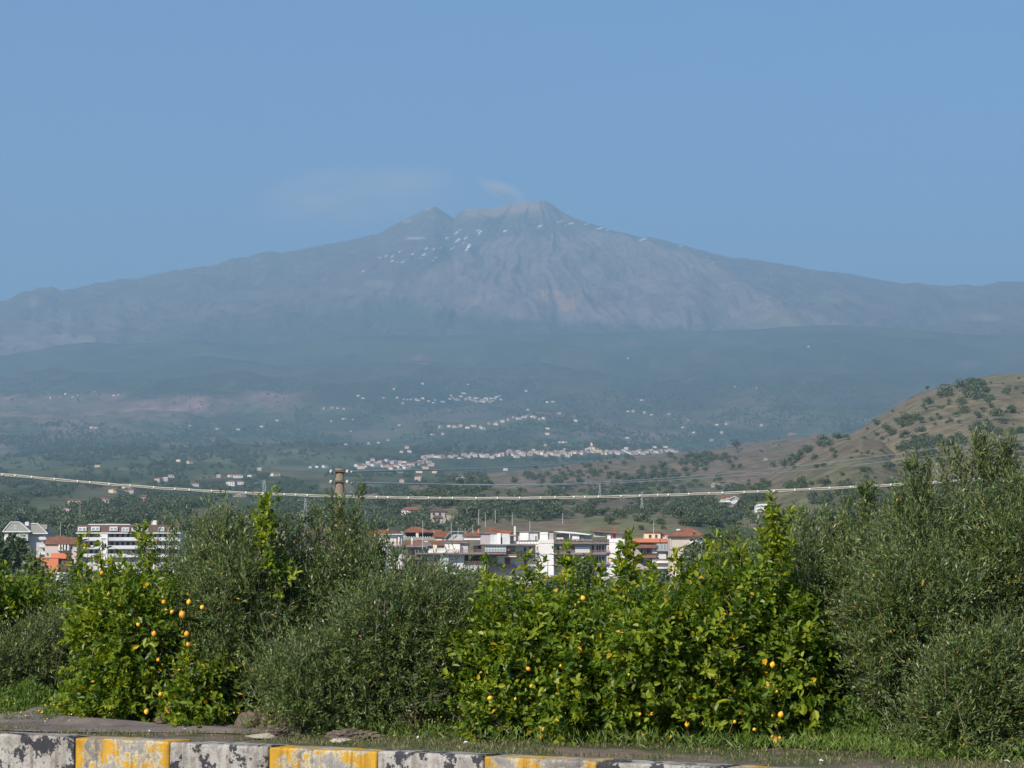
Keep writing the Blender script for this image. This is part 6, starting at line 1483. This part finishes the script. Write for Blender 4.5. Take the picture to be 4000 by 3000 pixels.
Z6 = [(1350, 250, 50), (1310, 280, 32), (1390, 275, 34), (1235, 340, 42), (1220, 230, 20), (830, 490, 32), (905, 530, 44), (950, 560, 36), (1240, 465, 20), (1500, 390, 38), (1430, 430, 26), (1520, 290, 38), (1580, 300, 30), (1680, 330, 32), (1385, 325, 18), (1470, 330, 34), (1600, 430, 36),
      (1640, 390, 28), (1735, 440, 52), (1790, 480, 28), (1850, 385, 42), (1815, 250, 42), (1887, 232, 20), (1945, 262, 14), (1455, 485, 20), (575, 535, 42), (600, 520, 30), (665, 508, 20), (435, 630, 46), (410, 660, 42), (460, 650, 34), (290, 695, 42), (255, 735, 38), (320, 690, 34), (540, 605, 36), (600, 602, 24), (180, 778, 46), (125, 800, 36),
      (220, 760, 34), (360, 755, 28), (425, 815, 20), (410, 822, 20), (925, 820, 34), (950, 822, 26), (895, 822, 24), (30, 810, 24), (1490, 200, 48), (1560, 190, 50), (1630, 205, 50), (1530, 240, 44), (1600, 250, 50), (1660, 260, 42), (1580, 280, 40), (1640, 300, 34), (990, 480, 38), (1040, 465, 38), (1090, 455, 34), (1140, 445, 40), (1170, 470, 34), (1020, 500, 38), (1080, 490, 34),
      (1050, 580, 38), (1170, 560, 38), (1120, 600, 36), (1015, 680, 40), (1060, 660, 40), (1110, 650, 44), (1160, 640, 46), (1210, 620, 44), (1090, 690, 40), (1150, 690, 44), (1200, 670, 40), (1260, 640, 44), (1300, 620, 40), (1350, 640, 36), (1400, 620, 38), (1450, 600, 40), (1480, 640, 30), (1240, 700, 34), (1180, 730, 34),
      (1590, 520, 40), (1640, 540, 40), (1700, 530, 40), (1560, 550, 34), (1680, 490, 30), (1750, 560, 34), (1800, 560, 30), (1850, 555, 34), (1920, 540, 36), (1840, 620, 30), (1890, 650, 34), (1930, 700, 30), (1860, 730, 30), (1900, 740, 26), (1330, 380, 12), (1293, 432, 16), (1700, 300, 26), (1270, 500, 14)]
for (x, y, r_) in Z6: hill_tree(3000 + x / 1.952, 1400 + y / 1.952, r_ / 1.952, 'dark round tree dotted on the dry right hill', 'trees dotted over the right hill')
Z5 = [(1245, 768, 18), (1620, 740, 26), (1127, 790, 14), (1710, 665, 40), (1485, 765, 16), (1720, 715, 12), (1903, 710, 12), (790, 945, 26), (930, 970, 34), (870, 945, 20), (620, 960, 18), (740, 890, 30), (800, 880, 28), (530, 1010, 20), (1585, 925, 36), (1400, 935, 26), (1350, 965, 26), (1290, 985, 30), (1230, 990, 24), (1440, 970, 20), (1690, 830, 24), (1740, 820, 20), (1230, 860, 24), (1180, 860, 18),
      (280, 1110, 30), (160, 1140, 40), (400, 1110, 40), (250, 1195, 50), (330, 1185, 40), (90, 1160, 20), (20, 940, 34), (140, 885, 26), (380, 880, 26), (320, 910, 28), (700, 1030, 28), (760, 1020, 24), (880, 1145, 34), (1050, 1115, 34), (960, 1130, 30), (735, 1150, 26), (560, 1180, 26), (1180, 1080, 30), (1250, 1090, 36), (1340, 1080, 34), (1430, 1070, 38), (1500, 1080, 44), (1600, 1180, 44), (1680, 1170, 40), (1750, 1160, 40), (1540, 1190, 36),
      (1100, 1150, 26), (1160, 1170, 26), (1240, 1200, 30), (1320, 1230, 26), (1700, 1010, 30), (1640, 1000, 24), (1560, 1130, 34), (1620, 1120, 30), (1820, 1130, 30), (1800, 1200, 34), (1420, 1200, 26), (980, 1290, 26), (1060, 1260, 24), (1120, 1250, 24), (1160, 1290, 20), (640, 1060, 22), (600, 1020, 20), (460, 1190, 26)]
for (x, y, r_) in Z5: hill_tree(2000 + x / 1.952, 1400 + y / 1.952, r_ / 1.952, 'dark tree on the green and brown rise above the town', 'trees on the rise above the town')
Z4 = [(970, 1110, 66), (930, 1090, 40), (1020, 1150, 46), (960, 1050, 34), (1385, 1105, 50), (1340, 1110, 34), (1440, 1120, 34), (1285, 1200, 52), (1300, 1250, 40), (1185, 1165, 20), (1480, 1270, 50), (1560, 1250, 56), (1640, 1270, 54), (1680, 1290, 34), (1510, 1300, 36), (1600, 1310, 40), (900, 1230, 44), (960, 1250, 40), (860, 1270, 40), (1040, 1220, 44), (1100, 1230, 40), (1170, 1240, 36), (1600, 1030, 36), (1690, 1010, 26), (1610, 1180, 36), (1750, 940, 20), (1840, 1030, 24),
      (1560, 1150, 30), (1700, 1160, 40), (1780, 1150, 40), (1850, 1190, 36), (1900, 1170, 36), (1930, 1220, 30), (1820, 1230, 30), (1740, 1220, 34)]
for (x, y, r_) in Z4: hill_tree(1000 + x / 1.952, 1400 + y / 1.952, r_ / 1.952, 'bushy dark tree near the two hillside houses', 'trees near the hillside houses')

def band_trees(grp, bands):
    ob = [o for o in COL.objects if o.get('group') == grp]
    for lo, hi, nm in bands:
        sel = [o for o in ob if lo <= o.location.z / o.location.y * 1000 < hi]
        order_labels(sel, lambda o, w: ('large' if o.scale.z > 13 else 'small' if o.scale.z < 7 else 'round') + ' dark tree ' + nm + ', ' + w)
band_trees('trees dotted over the right hill', [(82, 999, 'near the top of the right hill'), (70, 82, 'on the upper right hill'), (62, 70, 'on the middle of the right hill'), (54, 62, 'on the lower right hill'), (-99, 54, 'at the foot of the right hill')])
band_trees('trees on the rise above the town', [(52, 999, 'on the brown hill above the rise'), (44, 52, 'on the top of the rise'), (36, 44, 'on the middle of the rise'), (-99, 36, 'on the foot of the rise')])
band_trees('trees near the hillside houses', [(38, 999, 'above the hillside houses'), (30, 38, 'beside the hillside houses'), (-99, 30, 'below the hillside houses')])
order_labels([o for o in COL.objects if o.get('group') == 'orchard rows before the town'], lambda o, w: 'grey green orchard tree in the far rows, ' + w)

# woods that read as one mass: instanced trees on points
def woods(name, pts, seed):
    r = np.random.default_rng(seed)
    P_ = np.array([p_[0] for p_ in pts], dtype=np.float32); S_ = np.array([p_[1] for p_ in pts], dtype=np.float32)
    me = bpy.data.meshes.new(name); me.vertices.add(len(P_)); me.vertices.foreach_set('co', P_.ravel()); me.update()
    a = me.attributes.new('size', 'FLOAT', 'POINT'); a.data.foreach_set('value', S_)
    a = me.attributes.new('turn', 'FLOAT', 'POINT'); a.data.foreach_set('value', (r.random(len(P_)) * 6.28).astype(np.float32))
    o = link(name, me, kind='stuff')
    ng = bpy.data.node_groups.new(name + '_nodes', 'GeometryNodeTree')
    ng.interface.new_socket('Geometry', in_out='INPUT', socket_type='NodeSocketGeometry'); ng.interface.new_socket('Geometry', in_out='OUTPUT', socket_type='NodeSocketGeometry')
    gi = ng.nodes.new('NodeGroupInput'); go = ng.nodes.new('NodeGroupOutput'); iop = ng.nodes.new('GeometryNodeInstanceOnPoints'); g2i = ng.nodes.new('GeometryNodeGeometryToInstance')
    for me_o in wood_src:
        oi = ng.nodes.new('GeometryNodeObjectInfo'); oi.inputs['Object'].default_value = me_o; ng.links.new(oi.outputs['Geometry'], g2i.inputs[0])
    sz = ng.nodes.new('GeometryNodeInputNamedAttribute'); sz.data_type = 'FLOAT'; sz.inputs['Name'].default_value = 'size'
    tu = ng.nodes.new('GeometryNodeInputNamedAttribute'); tu.data_type = 'FLOAT'; tu.inputs['Name'].default_value = 'turn'
    cx = ng.nodes.new('ShaderNodeCombineXYZ'); ng.links.new(tu.outputs['Attribute'], cx.inputs[2])
    ng.links.new(gi.outputs[0], iop.inputs['Points']); ng.links.new(g2i.outputs[0], iop.inputs['Instance']); iop.inputs['Pick Instance'].default_value = True
    ng.links.new(cx.outputs[0], iop.inputs['Rotation']); ng.links.new(sz.outputs['Attribute'], iop.inputs['Scale']); ng.links.new(iop.outputs[0], go.inputs[0])
    md = o.modifiers.new('trees', 'NODES'); md.node_group = ng
    return o
wood_src = [o for o in COL.objects if o.name.startswith('hill_tree')]
wood_src = list({o.data.name: o for o in wood_src}.values())[:4]
rw = np.random.default_rng(99)
occ_a = np.array(occ)
KEEP = [(1550, 1652, 1983, 2050), (1668, 1806, 1980, 2066), (2798, 2896, 1932, 1998), (2940, 3000, 1962, 2014), (2774, 2818, 1885, 1912)]
def scatter(n, x0, x1, y0, y1, hm, dens=None, ymin=640, ymax=1e9):
    out_ = []
    for i in range(n):
        px = x0 + (x1 - x0) * rw.random(); py = y0 + (y1 - y0) * rw.random()
        if any(a_ < px < b_ and c_ < py < d_ for a_, b_, c_, d_ in KEEP): continue
        if dens is not None and rw.random() > dens(px, py): continue
        P_ = hit(px, py)
        if P_ is None or not ymin < P_.y < ymax: continue
        if occ_a.size and np.any((np.abs(occ_a[:, 0] - px) < 13) & (py > occ_a[:, 1] - 3) & (py < occ_a[:, 1] + 16)): continue
        out_.append(((P_.x, P_.y, P_.z - 0.5), hm * (0.5 + 0.9 * rw.random())))
    return out_
def clump(px, py, s=90.0, thr=0.5, sharp=14):
    v = float(fbm(np.array([px / s + 7]), np.array([py / (s * 0.35) + 3]), 4)[0]); return 1 / (1 + math.exp(-(v - thr) * 30))
woods('scrub_on_the_rise', scatter(4200, 1350, 4100, 1895, 2060, 4.6, lambda x, y: clump(x, y, 80, 0.545) * (0.06 if (y > 2015 and x < 2650 and x > 1850) else 1) * (0.25 if (x < 2300 and y < 1960) else 1), 640, 4500), 1)
woods('scrub_on_the_dry_hills', scatter(1500, 2050, 4100, 1480, 1900, 3.2, lambda x, y: clump(x, y, 60, 0.59), 1000, 4500), 2)
woods('valley_woods', scatter(11000, -200, 2900, 1780, 2110, 7.5, lambda x, y: clump(x, y, 110, 0.52) * (0.18 if x > 1900 and y > 1800 else 1), 1000, 15000), 3)
woods('slope_woods', scatter(20000, -200, 3500, 1480, 1800, 9.0, lambda x, y: clump(x, y, 120, 0.49) * (0.06 if (x < 1150 and 1545 < y < 1650) else 1), 4500, 15000), 4)
# ------------------------------------------------------------------ smoke drifting off the summit
def smoke(name, a, b, r0, r1, dens, seed, col=(1.0, 0.93, 0.9)):
    m, nt, out = newmat(name)
    pv = N(nt, 'ShaderNodeVolumePrincipled'); pv.inputs['Color'].default_value = (*col, 1); pv.inputs['Anisotropy'].default_value = -0.5
    tc = N(nt, 'ShaderNodeTexCoord'); g = N(nt, 'ShaderNodeVectorMath', operation='LENGTH'); nt.links.new(tc.outputs['Object'], g.inputs[0])
    fall = N(nt, 'ShaderNodeMapRange', interpolation_type='SMOOTHERSTEP'); fall.inputs[1].default_value = 1.0; fall.inputs[2].default_value = 0.1; fall.inputs[3].default_value = 0.0; fall.inputs[4].default_value = 1.0
    nt.links.new(g.outputs['Value'], fall.inputs[0])
    n = noise_tex(nt, 1.7, 3, 0.6); off = N(nt, 'ShaderNodeVectorMath', operation='ADD'); off.inputs[1].default_value = (seed * 3.1, seed, 0); nt.links.new(tc.outputs['Object'], off.inputs[0]); nt.links.new(off.outputs[0], n.inputs['Vector'])
    nr = N(nt, 'ShaderNodeMapRange'); nr.inputs[1].default_value = 0.38; nr.inputs[2].default_value = 0.68; nr.inputs[3].default_value = 0.0; nr.inputs[4].default_value = dens; nt.links.new(n.outputs[0], nr.inputs[0])
    mu = N(nt, 'ShaderNodeMath', operation='MULTIPLY'); nt.links.new(fall.outputs[0], mu.inputs[0]); nt.links.new(nr.outputs[0], mu.inputs[1]); nt.links.new(mu.outputs[0], pv.inputs['Density'])
    nt.links.new(pv.outputs[0], out.inputs['Volume'])
    bm = bmesh.new(); bmesh.ops.create_icosphere(bm, subdivisions=3, radius=1); me = bpy.data.meshes.new(name); bm.to_mesh(me); bm.free(); me.materials.append(m)
    A = Vector(a); B = Vector(b); o = link(name, me, kind='stuff'); o.location = (A + B) / 2; d = B - A
    o.rotation_euler = (0, math.atan2(-d.z, d.x) if d.x > 0 else -math.atan2(d.z, -d.x) * -1, 0); o.scale = (d.length / 2, r1, r0)
    return o
SY = 22200
smoke('summit_smoke', at(1840, 695, SY), at(2100, 805, SY), 120, 220, 0.012, 3)
smoke('drifting_smoke', at(800, 830, SY), at(1990, 700, SY), 430, 700, 0.0022, 5)
